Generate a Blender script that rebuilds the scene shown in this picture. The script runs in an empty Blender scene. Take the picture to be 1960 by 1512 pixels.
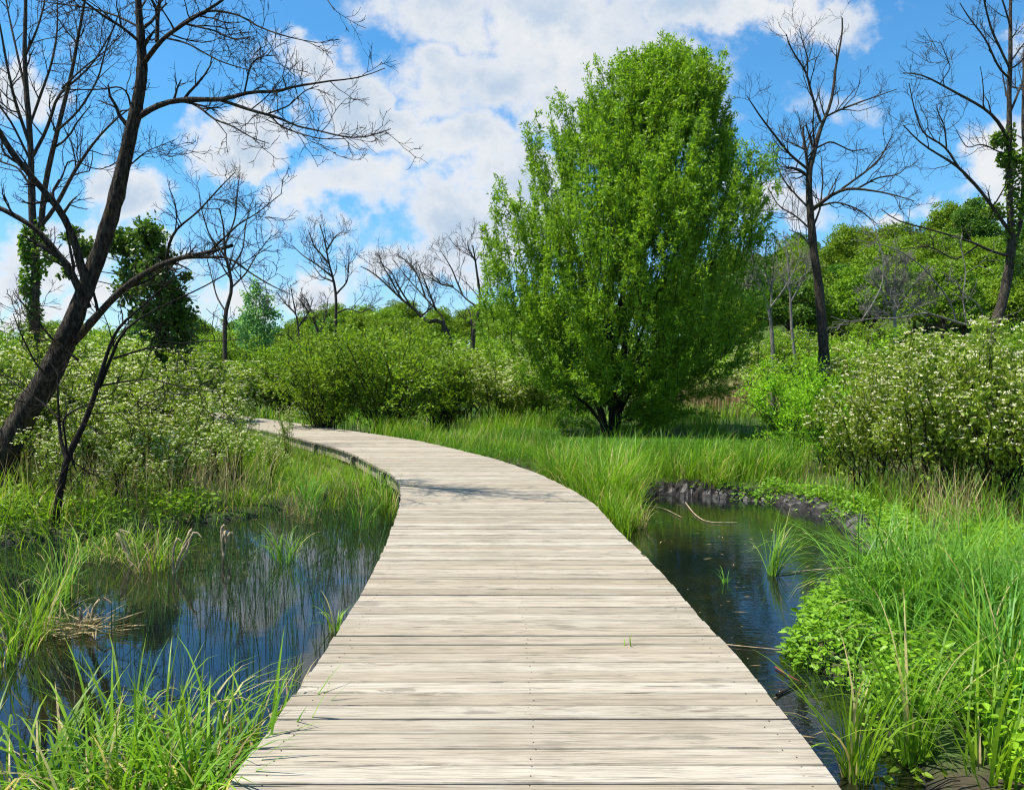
import bpy, math
import numpy as np
from mathutils import Vector

rng = np.random.default_rng(11)
S = bpy.context.scene
COL = S.collection
PI = math.pi

# ------------------------------------------------------------------ camera
CAM_H = 1.70                      # eye height above the deck boards (deck top is z = 0)
PITCH = math.atan(51 / 1470.0)
cam_d = bpy.data.cameras.new("camera")
cam_d.sensor_fit = 'HORIZONTAL'
cam_d.sensor_width = 36.0
cam_d.lens = 27.0
cam_d.clip_start = 0.05
cam_d.clip_end = 3000.0
cam = bpy.data.objects.new("camera", cam_d)
cam.location = (0, 0, CAM_H)
cam.rotation_euler = (PI / 2 - PITCH, 0, 0)
COL.objects.link(cam)
S.camera = cam

# ------------------------------------------------------------------ light
SUN_DIR = np.array([-0.47, -0.07, 1.0])
SUN_DIR /= np.linalg.norm(SUN_DIR)
SUN_ELEV = math.asin(SUN_DIR[2])
SUN_ROT = math.atan2(SUN_DIR[0], SUN_DIR[1])
sun_d = bpy.data.lights.new("sun", 'SUN')
sun_d.energy = 5.0
sun_d.angle = math.radians(0.5)
sun_d.color = (1.0, 0.955, 0.87)
sun = bpy.data.objects.new("sun", sun_d)
sun.rotation_euler = Vector(tuple(-SUN_DIR)).to_track_quat('-Z', 'Y').to_euler()
sun.location = tuple(SUN_DIR * 60)
COL.objects.link(sun)

S.render.engine = 'CYCLES'
S.view_settings.view_transform = 'Standard'
S.view_settings.look = 'None'
S.view_settings.exposure = 0.90
S.view_settings.gamma = 1.0
S.cycles.max_bounces = 6
S.cycles.diffuse_bounces = 2
S.cycles.glossy_bounces = 3
S.cycles.transmission_bounces = 3
S.cycles.transparent_max_bounces = 4
S.cycles.sample_clamp_indirect = 6.0
S.cycles.filter_width = 1.15


# ------------------------------------------------------------------ node helpers
class NT:
    def __init__(self, tree):
        self.t = tree
        self.n = tree.nodes
        self.l = tree.links

    def node(self, kind, **kw):
        nd = self.n.new(kind)
        for k, v in kw.items():
            setattr(nd, k, v)
        return nd

    def put(self, sock, v):
        if isinstance(v, bpy.types.NodeSocket):
            self.l.new(v, sock)
        elif v is not None:
            if isinstance(v, (tuple, list)) and len(v) == 3 and sock.type == 'RGBA':
                v = (*v, 1.0)
            sock.default_value = v

    def math(self, op, a, b=None, c=None, clamp=False):
        nd = self.node('ShaderNodeMath', operation=op, use_clamp=clamp)
        self.put(nd.inputs[0], a)
        if b is not None: self.put(nd.inputs[1], b)
        if c is not None: self.put(nd.inputs[2], c)
        return nd.outputs[0]

    def vmath(self, op, a, b=None, scale=None):
        nd = self.node('ShaderNodeVectorMath', operation=op)
        self.put(nd.inputs[0], a)
        if b is not None: self.put(nd.inputs[1], b)
        if scale is not None: self.put(nd.inputs['Scale'], scale)
        return nd.outputs['Value'] if op in ('LENGTH', 'DOT_PRODUCT', 'DISTANCE') else nd.outputs[0]

    def mix(self, f, a, b, blend='MIX'):
        nd = self.node('ShaderNodeMix', data_type='RGBA', blend_type=blend)
        self.put(nd.inputs[0], f)
        self.put(nd.inputs[6], a)
        self.put(nd.inputs[7], b)
        return nd.outputs[2]

    def rng(self, v, a, b, c=0.0, d=1.0, smooth=True):
        nd = self.node('ShaderNodeMapRange', interpolation_type='SMOOTHSTEP' if smooth else 'LINEAR')
        self.put(nd.inputs[0], v)
        for i, q in enumerate((a, b, c, d)):
            self.put(nd.inputs[1 + i], q)
        return nd.outputs[0]

    def noise(self, vec, scale, detail=3.0, rough=0.55, out=0, dist=0.0):
        nd = self.node('ShaderNodeTexNoise')
        if vec is not None: self.put(nd.inputs['Vector'], vec)
        nd.inputs['Scale'].default_value = scale
        nd.inputs['Detail'].default_value = detail
        nd.inputs['Roughness'].default_value = rough
        nd.inputs['Distortion'].default_value = dist
        return nd.outputs[out]

    def mapping(self, vec, scale=(1, 1, 1), loc=(0, 0, 0), rot=(0, 0, 0)):
        nd = self.node('ShaderNodeMapping')
        self.put(nd.inputs[0], vec)
        nd.inputs['Location'].default_value = loc
        nd.inputs['Rotation'].default_value = rot
        nd.inputs['Scale'].default_value = scale
        return nd.outputs[0]

    def sep(self, v):
        nd = self.node('ShaderNodeSeparateXYZ')
        self.put(nd.inputs[0], v)
        return nd.outputs

    def comb(self, x, y, z):
        nd = self.node('ShaderNodeCombineXYZ')
        for i, q in enumerate((x, y, z)):
            self.put(nd.inputs[i], q)
        return nd.outputs[0]


# ------------------------------------------------------------------ sky with clouds
world = bpy.data.worlds.new("World")
S.world = world
world.use_nodes = True
world.node_tree.nodes.clear()
W = NT(world.node_tree)
sky = W.node('ShaderNodeTexSky', sky_type='NISHITA')
sky.sun_disc = False
sky.sun_elevation = SUN_ELEV
sky.sun_rotation = SUN_ROT
sky.altitude = 250
sky.air_density = 1.0
sky.dust_density = 0.4
sky.ozone_density = 2.5
SKY_STRENGTH = 0.072
dirv = W.node('ShaderNodeTexCoord').outputs['Generated']
dx, dy, dz = W.sep(dirv)
yy = W.math('MAXIMUM', dy, 0.08)
uu = W.math('DIVIDE', dx, yy)
vv = W.math('DIVIDE', dz, yy)
flat = W.comb(uu, vv, 0.0)
warp = W.vmath('SUBTRACT', W.noise(flat, 4.0, 4, 0.6, out=1), (0.5, 0.5, 0.5))
warp2 = W.vmath('SUBTRACT', W.noise(flat, 14.0, 5, 0.65, out=1), (0.5, 0.5, 0.5))
pw = W.vmath('ADD', W.vmath('ADD', flat, W.vmath('SCALE', warp, scale=0.26)), W.vmath('SCALE', warp2, scale=0.10))
# cloud banks: centre and half size in the photograph's own degrees of view, density
BANKS = [
    (880, 290, 170, 120, 1.0), (1000, 400, 160, 120, .95), (960, 150, 180, 130, 1.0),  # px, py, rx, ry, amount
    (870, -10, 230, 140, 1.0), (1080, 50, 260, 140, 1.0), (860, 170, 150, 130, 1.0), (1330, -10, 200, 110, 1.0),
    (1520, 10, 230, 95, .95), (1150, 190, 260, 190, 1.0), (760, 260, 150, 90, .95), (560, 150, 110, 85, .95), (640, 235, 150, 100, 1.0),
    (470, 285, 130, 60, .9), (700, 380, 200, 90, .95), (900, 420, 220, 120, 1.0), (640, 540, 130, 75, .85), (840, 505, 160, 60, .85),
    (1560, 200, 190, 75, .62), (1960, 80, 85, 85, .95), (1930, 330, 130, 120, .9), (1680, 410, 80, 34, .8), (1500, 420, 160, 60, .7), (1830, 400, 90, 40, .75),
    (80, 210, 110, 90, .85), (230, 370, 110, 75, .95), (100, 480, 230, 100, .85), (330, 480, 130, 60, .75), (200, 130, 90, 60, .55), (430, 560, 200, 70, .75),
    (130, 590, 260, 60, .8), (1690, 40, 60, 40, .5), (-250, 200, 220, 200, .9), (2250, 250, 220, 250, .9), (700, -420, 500, 170, .9), (1700, -350, 350, 130, .8),
]
acc = None
for (bx, by, rx, ry, am) in BANKS:
    c = ((bx - 980) / 1470.0, (705 - by) / 1470.0, 0.0)
    s = (1470.0 / rx, 1470.0 / ry, 0.0)
    q = W.vmath('MULTIPLY', W.vmath('SUBTRACT', pw, c), s)
    ln = W.vmath('LENGTH', q)
    b = W.rng(ln, 1.5, 0.0, 0.0, am)
    acc = b if acc is None else W.math('MAXIMUM', acc, b)
fbm = W.noise(flat, 6.5, 9, 0.66)
fbm_d = W.noise(dirv, 3.0, 7, 0.58)
dens = W.math('ADD', acc, W.math('MULTIPLY', W.math('SUBTRACT', fbm, 0.5), 1.75))
dens_back = W.math('MULTIPLY', W.math('SUBTRACT', fbm_d, 0.12), 1.0)
front = W.rng(dy, 0.10, 0.30)
dens = W.math('ADD', W.math('MULTIPLY', dens, front), W.math('MULTIPLY', dens_back, W.math('SUBTRACT', 1.0, front)))
mask = W.rng(dens, 0.30, 0.80)
# brighter rims and heads, grey-blue bellies
lump = W.noise(W.vmath('ADD', flat, (0.015, -0.03, 0.3)), 7.0, 6, 0.6)
belly = W.rng(W.math('ADD', W.math('MULTIPLY', dens, 0.55), W.math('MULTIPLY', lump, 0.55)), 0.55, 0.98)
white = W.mix(belly, (0.98, 0.985, 1.0), (0.56, 0.70, 0.87))
bright = W.rng(W.noise(W.vmath('ADD', flat, (0.3, 0.1, 0.0)), 9.0, 5, 0.6), 0.52, 0.70)
white = W.mix(W.math('MULTIPLY', bright, 0.75), white, (1.0, 1.0, 1.0))
clouds = W.vmath('SCALE', white, scale=0.485 / SKY_STRENGTH)
tint = W.mix(W.rng(dz, 0.02, 0.30), (0.86, 1.10, 1.32), (0.57, 1.24, 1.52))
blue = W.mix(1.0, sky.outputs[0], tint, 'MULTIPLY')
skycol = W.mix(W.math('MULTIPLY', mask, 0.96), blue, clouds)
bg = W.node('ShaderNodeBackground')
W.put(bg.inputs[0], skycol)
bg.inputs[1].default_value = SKY_STRENGTH
wo = W.node('ShaderNodeOutputWorld')
W.l.new(bg.outputs[0], wo.inputs[0])


# ------------------------------------------------------------------ view geometry: photograph pixel -> place
CT, ST = math.cos(PITCH), math.sin(PITCH)


def ray(px, py):
    a = (px - 980) / 1470.0
    b = (756 - py) / 1470.0
    return np.array([a, CT + b * ST, -ST + b * CT])


def P(px, py, d):
    """point seen at px,py that stands d metres ahead"""
    r = ray(px, py)
    return np.array([0, 0, CAM_H]) + r * (d / r[1])


def G(px, py, z):
    """point seen at px,py that lies at height z"""
    r = ray(px, py)
    return np.array([0, 0, CAM_H]) + r * ((z - CAM_H) / r[2])


# ------------------------------------------------------------------ mesh helpers
def nrm(v):
    return v / np.maximum(np.linalg.norm(v, axis=-1, keepdims=True), 1e-9)


class MB:
    def __init__(self):
        self.v, self.f, self.n = [], [], 0

    def add(self, V, Q):
        V = np.asarray(V, dtype=np.float32).reshape(-1, 3)
        Q = np.asarray(Q, dtype=np.int32)
        if len(V) == 0 or len(Q) == 0: return self
        self.v.append(V)
        self.f.append(Q + self.n)
        self.n += len(V)
        return self

    def shift(self, off):
        self.v = [v - np.asarray(off, dtype=np.float32) for v in self.v]
        return self

    def mesh(self, name, mat, smooth=False):
        me = bpy.data.meshes.new(name)
        V = np.concatenate(self.v)
        me.vertices.add(len(V))
        me.vertices.foreach_set('co', V.ravel())
        sizes = np.concatenate([np.full(len(f), f.shape[1], dtype=np.int32) for f in self.f])
        idx = np.concatenate([f.ravel() for f in self.f])
        me.loops.add(len(idx))
        me.loops.foreach_set('vertex_index', idx)
        me.polygons.add(len(sizes))
        me.polygons.foreach_set('loop_start', np.concatenate([[0], np.cumsum(sizes)[:-1]]).astype(np.int32))
        me.update(calc_edges=True)
        me.polygons.foreach_set('use_smooth', np.full(len(sizes), smooth, dtype=bool))
        me.materials.append(mat)
        return me

    def build(self, name, mat, parent=None, smooth=False, off=None):
        if off is not None: self.shift(off)
        o = bpy.data.objects.new(name, self.mesh(name, mat, smooth))
        COL.objects.link(o)
        if parent is not None: o.parent = parent
        return o


def tag(o, label, cat, group=None, kind=None):
    o['label'] = label
    o['category'] = cat
    if group: o['group'] = group
    if kind: o['kind'] = kind
    return o


def thing(name, label, cat, loc=(0, 0, 0), group=None):
    o = bpy.data.objects.new(name, None)
    o.empty_display_size = 0.2
    COL.objects.link(o)
    o.location = tuple(float(q) for q in loc)
    return tag(o, label, cat, group)


def struct(o):
    o['kind'] = 'structure'
    return o


def dup(root, loc, rz=0.0, sc=(1, 1, 1), label=None, group=None):
    r = root.copy()
    COL.objects.link(r)
    r.location = tuple(float(q) for q in loc)
    r.rotation_euler = (0, 0, float(rz))
    r.scale = tuple(float(q) for q in sc)
    if label: r['label'] = label
    if group: r['group'] = group
    for ch in list(root.children):
        c = ch.copy()
        COL.objects.link(c)
        c.parent = r
    return r


def place(root, loc, rz, sc):
    root.location = tuple(float(q) for q in loc)
    root.rotation_euler = (0, 0, float(rz))
    root.scale = tuple(float(q) for q in sc)
    return root


def resample(p, r, n):
    p = np.asarray(p, float)
    r = np.asarray(r, float)
    seg = np.linalg.norm(np.diff(p, axis=0), axis=1)
    s = np.concatenate([[0], np.cumsum(seg)])
    t = np.linspace(0, s[-1], n)
    # smooth through the points with a centripetal-ish catmull rom by interpolating and blurring
    q = np.stack([np.interp(t, s, p[:, k]) for k in range(3)], 1)
    rr = np.interp(t, s, r)
    for _ in range(1):
        q[1:-1] = .25 * q[:-2] + .5 * q[1:-1] + .25 * q[2:]
    return q, rr


def tube(mb, pts, rad, sides, rough=0.0, cap=True):
    """pts (M,N,3), rad (M,N): every chain becomes a tapering round branch"""
    pts = np.asarray(pts, float)
    rad = np.asarray(rad, float)
    if pts.ndim == 2: pts, rad = pts[None], rad[None]
    M, N, _ = pts.shape
    if M == 0: return mb
    tg = np.empty_like(pts)
    tg[:, 1:-1] = pts[:, 2:] - pts[:, :-2]
    tg[:, 0] = pts[:, 1] - pts[:, 0]
    tg[:, -1] = pts[:, -1] - pts[:, -2]
    tg = nrm(tg)
    ref = np.where(np.abs(tg[:, :1, 2:3]) > .9, np.array([1., 0, 0]), np.array([0., 0, 1.]))
    ref = np.repeat(ref, N, 1)
    a = nrm(np.cross(tg, ref))
    b = np.cross(tg, a)
    th = np.arange(sides) * 2 * PI / sides
    R = rad[:, :, None] * np.ones(sides)
    if rough: R = R * (1 + rough * rng.standard_normal(R.shape))
    V = pts[:, :, None, :] + R[..., None] * (np.cos(th)[:, None] * a[:, :, None, :] + np.sin(th)[:, None] * b[:, :, None, :])
    i = np.arange(N - 1)[:, None] * sides
    j = np.arange(sides)[None]
    q = np.stack([i + j, i + (j + 1) % sides, i + sides + (j + 1) % sides, i + sides + j], -1).reshape(-1, 4)
    Q = (np.arange(M)[:, None, None] * (N * sides) + q[None]).reshape(-1, 4)
    mb.add(V, Q)
    return mb


def at_t(pts, rad, t):
    """pts (M,N,3), t (M,K) -> position, tangent, radius"""
    M, N, _ = pts.shape
    f = np.clip(t, 0, .9999) * (N - 1)
    i = f.astype(int)
    w = (f - i)[..., None]
    m = np.arange(M)[:, None]
    p0, p1 = pts[m, i], pts[m, i + 1]
    r = rad[m, i] * (1 - w[..., 0]) + rad[m, i + 1] * w[..., 0]
    return p0 * (1 - w) + p1 * w, nrm(p1 - p0), r


def spawn(pts, rad, K, t0=.2, t1=1., ang=(35, 70), length=1., jit=.4, ratio=.5, N=5, wig=.18, up=.1, minr=.003, taper=.35, endshort=.5, flat=1.0):
    M = len(pts)
    t = rng.uniform(t0, t1, (M, K))
    p, tg, r = at_t(pts, rad, t)
    rnd = rng.standard_normal((M, K, 3))
    rnd[..., 1] *= flat
    perp = nrm(rnd - (rnd * tg).sum(-1, keepdims=True) * tg)
    a = np.radians(rng.uniform(ang[0], ang[1], (M, K)))[..., None]
    d = nrm(np.cos(a) * tg + np.sin(a) * perp)
    L = length * rng.uniform(1 - jit, 1 + jit, (M, K)) * (1 - endshort * (t - t0) / max(t1 - t0, .01))
    step = (L / (N - 1))[..., None]
    out = [p]
    for k in range(N - 1):
        d = nrm(d + wig * rng.standard_normal(d.shape) + np.array([0, 0, up]))
        out.append(out[-1] + d * step)
    q = np.stack(out, 2).reshape(M * K, N, 3)
    r0 = np.maximum(r * ratio * rng.uniform(.8, 1.1, r.shape), minr).reshape(-1, 1)
    rr = r0 * np.linspace(1, taper, N)[None]
    return q, np.maximum(rr, minr * .8)


def leaves(mb, pos, d, L, Wd, up=1.0, noise=.7, hint=None, fold=0.0):
    """rhombic leaves: base, two sides, tip"""
    n = len(pos)
    if n == 0: return mb
    d = nrm(d)
    h = noise * rng.standard_normal((n, 3))
    h[:, 2] += up
    if hint is not None: h = h + hint
    side = nrm(np.cross(d, h))
    L = np.broadcast_to(L, (n,))[:, None] * rng.uniform(.7, 1.25, (n, 1))
    w = np.broadcast_to(Wd, (n,))[:, None] * rng.uniform(.75, 1.2, (n, 1)) * .5
    nm = np.cross(side, d)
    m = pos + d * L * .45 + nm * (fold * L)
    V = np.stack([pos, m + side * w, pos + d * L, m - side * w], 1)
    Q = np.arange(n * 4).reshape(n, 4)
    return mb.add(V, Q)


def leaves6(mb, pos, d, L, Wd, up=1.2, noise=.5):
    """pointed oval leaves folded along the midrib, for plants near the eye"""
    n = len(pos)
    d = nrm(d)
    h = noise * rng.standard_normal((n, 3))
    h[:, 2] += up
    side = nrm(np.cross(d, h))
    nm = np.cross(side, d)
    L = np.broadcast_to(L, (n,))[:, None] * rng.uniform(.55, 1.3, (n, 1))
    w = L * (Wd / np.mean(L)) * .5 if np.ndim(Wd) == 0 else Wd * .5
    c = rng.uniform(-.12, .02, (n, 1)) * L
    V = np.stack([pos, pos + d * L * .3 + side * w + nm * w * .3, pos + d * L * .68 + side * w * .72 + nm * (w * .2 + c * .4), pos + d * L + nm * c,
                  pos + d * L * .68 - side * w * .72 + nm * (w * .2 + c * .4), pos + d * L * .3 - side * w + nm * w * .3], 1)
    i = (np.arange(n) * 6)[:, None]
    Q = np.concatenate([i + np.array([[0, 1, 2, 3]]), i + np.array([[0, 3, 4, 5]])])
    return mb.add(V, Q)


def leaves_on(mb, pts, rad, n, L, Wd, t0=.15, spread=.75, droop=-.1, off=.0, up=1.0, noise=.7, fold=0.0):
    M = len(pts)
    t = rng.uniform(t0, 1.0, (M, n))
    p, tg, _ = at_t(pts, rad, t)
    d = tg + spread * 1.3 * rng.standard_normal(tg.shape)
    d[..., 2] += droop
    p = p + off * rng.standard_normal(p.shape)
    return leaves(mb, p.reshape(-1, 3), d.reshape(-1, 3), L, Wd, up, noise, fold=fold)


def blades(mb, root, L, Wd, lean=.3, droop=.9, seg=6, head=None, jl=.35):
    """arching grass blades that grow up from root and bend over"""
    n = len(root)
    if n == 0: return mb
    ph = rng.uniform(0, 2 * PI, n) if head is None else head
    h = np.stack([np.cos(ph), np.sin(ph), np.zeros(n)], 1)
    L = np.broadcast_to(L, (n,)) * rng.uniform(1 - jl, 1 + jl, n)
    a0 = np.abs(rng.normal(lean, lean * .6, n))
    bend = np.abs(rng.normal(droop, droop * .5, n))
    tw = rng.uniform(-.5, .5, n)
    p = root.copy()
    side0 = np.stack([-h[:, 1], h[:, 0], np.zeros(n)], 1)
    side0 = nrm(side0 * np.cos(tw)[:, None] + h * np.sin(tw)[:, None])
    w0 = np.broadcast_to(Wd, (n,)) * rng.uniform(.7, 1.25, n)
    rows = []
    for k in range(seg + 1):
        s = k / seg
        w = w0 * (0.75 + .5 * s) * (1 - s ** 2.2) + w0 * .04
        rows.append(np.stack([p - side0 * w[:, None] * .5, p + side0 * w[:, None] * .5], 1))
        a = a0 + bend * (s ** 1.6) * 1.7
        d = h * np.sin(a)[:, None] + np.array([0, 0, 1.]) * np.cos(a)[:, None]
        p = p + d * (L / seg)[:, None]
    V = np.stack(rows, 1)                          # n, seg+1, 2, 3
    i = np.arange(seg) * 2
    q = np.stack([i, i + 1, i + 3, i + 2], -1)
    Q = (np.arange(n)[:, None, None] * ((seg + 1) * 2) + q[None]).reshape(-1, 4)
    return mb.add(V, Q)


# ------------------------------------------------------------------ materials
def mat_new(name):
    m = bpy.data.materials.new(name)
    m.use_nodes = True
    m.node_tree.nodes.clear()
    return m, NT(m.node_tree)


def out(n, sh):
    o = n.node('ShaderNodeOutputMaterial')
    n.l.new(sh, o.inputs[0])


def principled(n, col, rough=.6, spec=.3, normal=None):
    b = n.node('ShaderNodeBsdfPrincipled')
    n.put(b.inputs['Base Color'], col)
    n.put(b.inputs['Roughness'], rough)
    b.inputs['Specular IOR Level'].default_value = spec
    if normal is not None: n.l.new(normal, b.inputs['Normal'])
    return b.outputs[0]


def bump(n, h, strength=.5, dist=.02):
    b = n.node('ShaderNodeBump')
    b.inputs['Strength'].default_value = strength
    b.inputs['Distance'].default_value = dist
    n.put(b.inputs['Height'], h)
    return b.outputs[0]


def leaf_mat(name, dark, light, trans=.35, tcol=None, rough=.45, spec=.35, odd=None, oddf=.0):
    """leaf or blade colour varies from leaf to leaf and gently from plant to plant"""
    m, n = mat_new(name)
    g = n.node('ShaderNodeNewGeometry')
    oi = n.node('ShaderNodeObjectInfo')
    r = g.outputs['Random Per Island']
    clump = n.noise(g.outputs['Position'], 1.3, 2)
    f = n.math('ADD', n.math('MULTIPLY', r, .65), n.math('MULTIPLY', n.math('SUBTRACT', clump, .3), .7), clamp=True)
    c = n.mix(f, dark, light)
    if odd is not None:
        c = n.mix(n.math('GREATER_THAN', n.math('FRACT', n.math('MULTIPLY', r, 17.31)), 1 - oddf), c, odd)
    hs = n.node('ShaderNodeHueSaturation')
    n.put(hs.inputs['Color'], c)
    n.put(hs.inputs['Hue'], n.math('ADD', .484, n.math('MULTIPLY', oi.outputs['Random'], .022)))
    n.put(hs.inputs['Value'], n.math('ADD', 1.06, n.math('MULTIPLY', oi.outputs['Random'], .26)))
    c = hs.outputs[0]
    p = principled(n, c, rough, spec)
    t = n.node('ShaderNodeBsdfTranslucent')
    tc = n.mix(1.0, c, tcol or (1.5, 1.5, .8), 'MULTIPLY')
    n.put(t.inputs[0], tc)
    mx = n.node('ShaderNodeMixShader')
    mx.inputs[0].default_value = trans
    n.l.new(p, mx.inputs[1])
    n.l.new(t.outputs[0], mx.inputs[2])
    out(n, mx.outputs[0])
    return m


def bark_mat(name, c0, c1, moss=None, scale=1.0, rough=.85):
    m, n = mat_new(name)
    tc = n.node('ShaderNodeTexCoord').outputs['Object']
    v = n.mapping(tc, (9 * scale, 9 * scale, 2.2 * scale))
    a = n.noise(v, 3.0, 6, .7, dist=.6)
    b = n.noise(tc, 4.0 * scale, 3)
    ridge = n.rng(a, .42, .64)
    c = n.mix(ridge, c0, c1)
    c = n.mix(n.math('MULTIPLY', b, .5), c, tuple(q * .55 for q in c1))
    if moss is not None:
        c = n.mix(n.rng(n.noise(tc, 2.3, 4, .65), .56, .68, 0, .8), c, moss)
    out(n, principled(n, c, rough, .15, bump(n, a, 1.0, .08)))
    return m


def plain_mat(name, c0, c1, scale=6., rough=.8, bs=.3):
    m, n = mat_new(name)
    tc = n.node('ShaderNodeTexCoord').outputs['Object']
    a = n.noise(tc, scale, 5, .65)
    out(n, principled(n, n.mix(n.rng(a, .3, .7), c0, c1), rough, .25, bump(n, a, bs, .02)))
    return m


M_BARK = bark_mat('dark_bark', (.010, .008, .006), (.12, .095, .07), (.10, .062, .016))
M_BARK_SMALL = bark_mat('thin_dark_bark', (.014, .011, .009), (.060, .048, .037), None, 1.6)
M_BARK_GREY = bark_mat('grey_brown_bark', (.034, .028, .022), (.15, .12, .09), None, 1.2)
M_BARK_PALE = bark_mat('bleached_dead_wood', (.16, .145, .12), (.36, .335, .29), None, 1.2)
M_STEM = bark_mat('shrub_stem', (.022, .015, .010), (.075, .05, .032), None, 2.)
M_WILLOW = leaf_mat('willow_leaf', (.045, .115, .009), (.25, .39, .022), .42, spec=.25, rough=.45)
M_DOGWOOD = leaf_mat('dogwood_leaf', (.055, .11, .010), (.26, .36, .038), .40, spec=.2)
M_GREENBUSH = leaf_mat('bush_leaf', (.045, .105, .008), (.22, .36, .022), .40, spec=.2)
M_LIME = leaf_mat('lime_bush_leaf', (.08, .18, .008), (.27, .46, .022), .40, spec=.2)
M_DARKLEAF = leaf_mat('dark_tree_leaf', (.020, .06, .010), (.11, .22, .024), .30, spec=.45)
M_PALELEAF = leaf_mat('pale_tree_leaf', (.08, .21, .07), (.19, .36, .13), .40)
M_HILL = leaf_mat('hill_tree_leaf', (.040, .095, .006), (.20, .31, .018), .34, spec=.15)
M_HILL_DARK = leaf_mat('deep_green_hill_leaf', (.022, .07, .010), (.11, .21, .022), .34, spec=.15)
M_IVY = leaf_mat('ivy_leaf', (.035, .10, .010), (.16, .29, .026), .36, spec=.2)
M_BLOSSOM = leaf_mat('cream_blossom', (.58, .56, .33), (.78, .77, .54), .25, (1.1, 1.1, 1.), spec=.1)
M_SEDGE = leaf_mat('sedge_blade', (.045, .125, .008), (.22, .38, .024), .42, spec=.25, rough=.45, odd=(.42, .35, .16), oddf=.05)
M_SEDGE_COOL = leaf_mat('bluish_sedge_blade', (.038, .125, .014), (.17, .36, .042), .42, spec=.25, rough=.45, odd=(.42, .35, .16), oddf=.02)
M_GRASS = leaf_mat('marsh_grass', (.04, .12, .007), (.21, .38, .018), .40, spec=.2, odd=(.38, .31, .13), oddf=.07)
M_HORSETAIL = leaf_mat('horsetail', (.016, .085, .008), (.11, .28, .016), .30, spec=.2)
M_REED = leaf_mat('thin_reed', (.010, .030, .010), (.05, .12, .02), .2)
M_HERB = leaf_mat('young_herb', (.075, .17, .010), (.22, .36, .025), .38)
M_STRAW = leaf_mat('dry_straw', (.15, .11, .05), (.46, .38, .19), .25, (1.1, 1.05, .8), spec=.15)
M_MUD = plain_mat('black_mud', (.006, .005, .005), (.035, .028, .024), 9, .45, .9)
M_LITTER = plain_mat('drift_wood', (.16, .12, .075), (.42, .33, .21), 14)

# weathered deck wood
def deck_material():
    m, n = mat_new('weathered_deck_board')
    g = n.node('ShaderNodeNewGeometry')
    tc = n.node('ShaderNodeTexCoord').outputs['Object']
    r = g.outputs['Random Per Island']
    shift = n.comb(n.math('MULTIPLY', r, 57.0), 0.0, n.math('MULTIPLY', r, 31.0))
    v = n.vmath('ADD', tc, shift)
    x, y, z = n.sep(v)
    # knots: sparse points pull the grain round them
    kn = n.node('ShaderNodeTexVoronoi', feature='F1', distance='EUCLIDEAN')
    n.put(kn.inputs['Vector'], n.mapping(v, (1.5, 8.0, 1)))
    kn.inputs['Scale'].default_value = 1.0
    kd = kn.outputs['Distance']
    knot = n.rng(kd, .16, .03)
    pick = n.math('GREATER_THAN', n.sep(kn.outputs['Color'])[0], .58)
    knot = n.math('MULTIPLY', knot, pick)
    swirl = n.math('MULTIPLY', n.rng(kd, .55, .05), pick)
    gv = n.vmath('ADD', n.mapping(v, (1.1, 62, 1)), n.comb(0.0, n.math('MULTIPLY', swirl, 3.0), 0.0))
    grain = n.noise(gv, 1.6, 7, .68, dist=.5)
    fine = n.noise(n.mapping(v, (4.0, 220, 1)), 1.0, 3, .6)
    blot = n.noise(n.mapping(v, (1.0, 4.0, 1)), 2.1, 5, .6)
    base = n.mix(n.rng(r, 0, 1, 0, 1, False), (.245, .207, .150), (.400, .356, .288))
    warm = n.math('FRACT', n.math('MULTIPLY', r, 7.13))
    base = n.mix(n.math('MULTIPLY', warm, .5), base, (.31, .25, .17))
    c = n.mix(n.rng(grain, .47, .62, .0, .60), base, (.14, .115, .082))
    c = n.mix(n.rng(fine, .50, .68, 0, .7), c, (.12, .102, .08))
    c = n.mix(n.rng(blot, .50, .74, 0, .35), c, (.43, .395, .335))
    stain = n.noise(n.mapping(tc, (.9, 1.3, 1)), 1.1, 5, .65)
    c = n.mix(n.rng(stain, .52, .70, 0, .4), c, (.18, .152, .11))
    c = n.mix(n.rng(n.noise(n.mapping(v, (2.2, 9, 1)), 1.3, 4, .6), .58, .70, 0, .7), c, (.15, .13, .10))
    c = n.mix(n.math('MULTIPLY', knot, .75), c, (.13, .095, .06))
    crack = n.rng(n.noise(n.mapping(v, (1.3, 60, 1)), 1.0, 5, .62, dist=.4), .625, .66)
    c = n.mix(n.math('MULTIPLY', crack, .8), c, (.055, .045, .035))
    h = n.math('SUBTRACT', n.math('MULTIPLY', grain, -.5), crack)
    out(n, principled(n, c, .8, .2, bump(n, h, .5, .004)))
    return m


def fascia_material():
    m, n = mat_new('treated_fascia')
    tc = n.node('ShaderNodeTexCoord').outputs['Object']
    st = n.noise(n.mapping(tc, (7, 7, .7)), 2.0, 5, .65)
    c = n.mix(n.rng(st, .38, .66), (.36, .31, .21), (.14, .12, .085))
    c = n.mix(n.rng(n.noise(tc, 1.4, 4), .5, .7, 0, .5), c, (.42, .38, .31))
    out(n, principled(n, c, .8, .2, bump(n, st, .3, .005)))
    return m


M_DECK = deck_material()
M_FASCIA = fascia_material()
M_POST = plain_mat('treated_post', (.11, .10, .07), (.24, .22, .16), 12)


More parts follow.
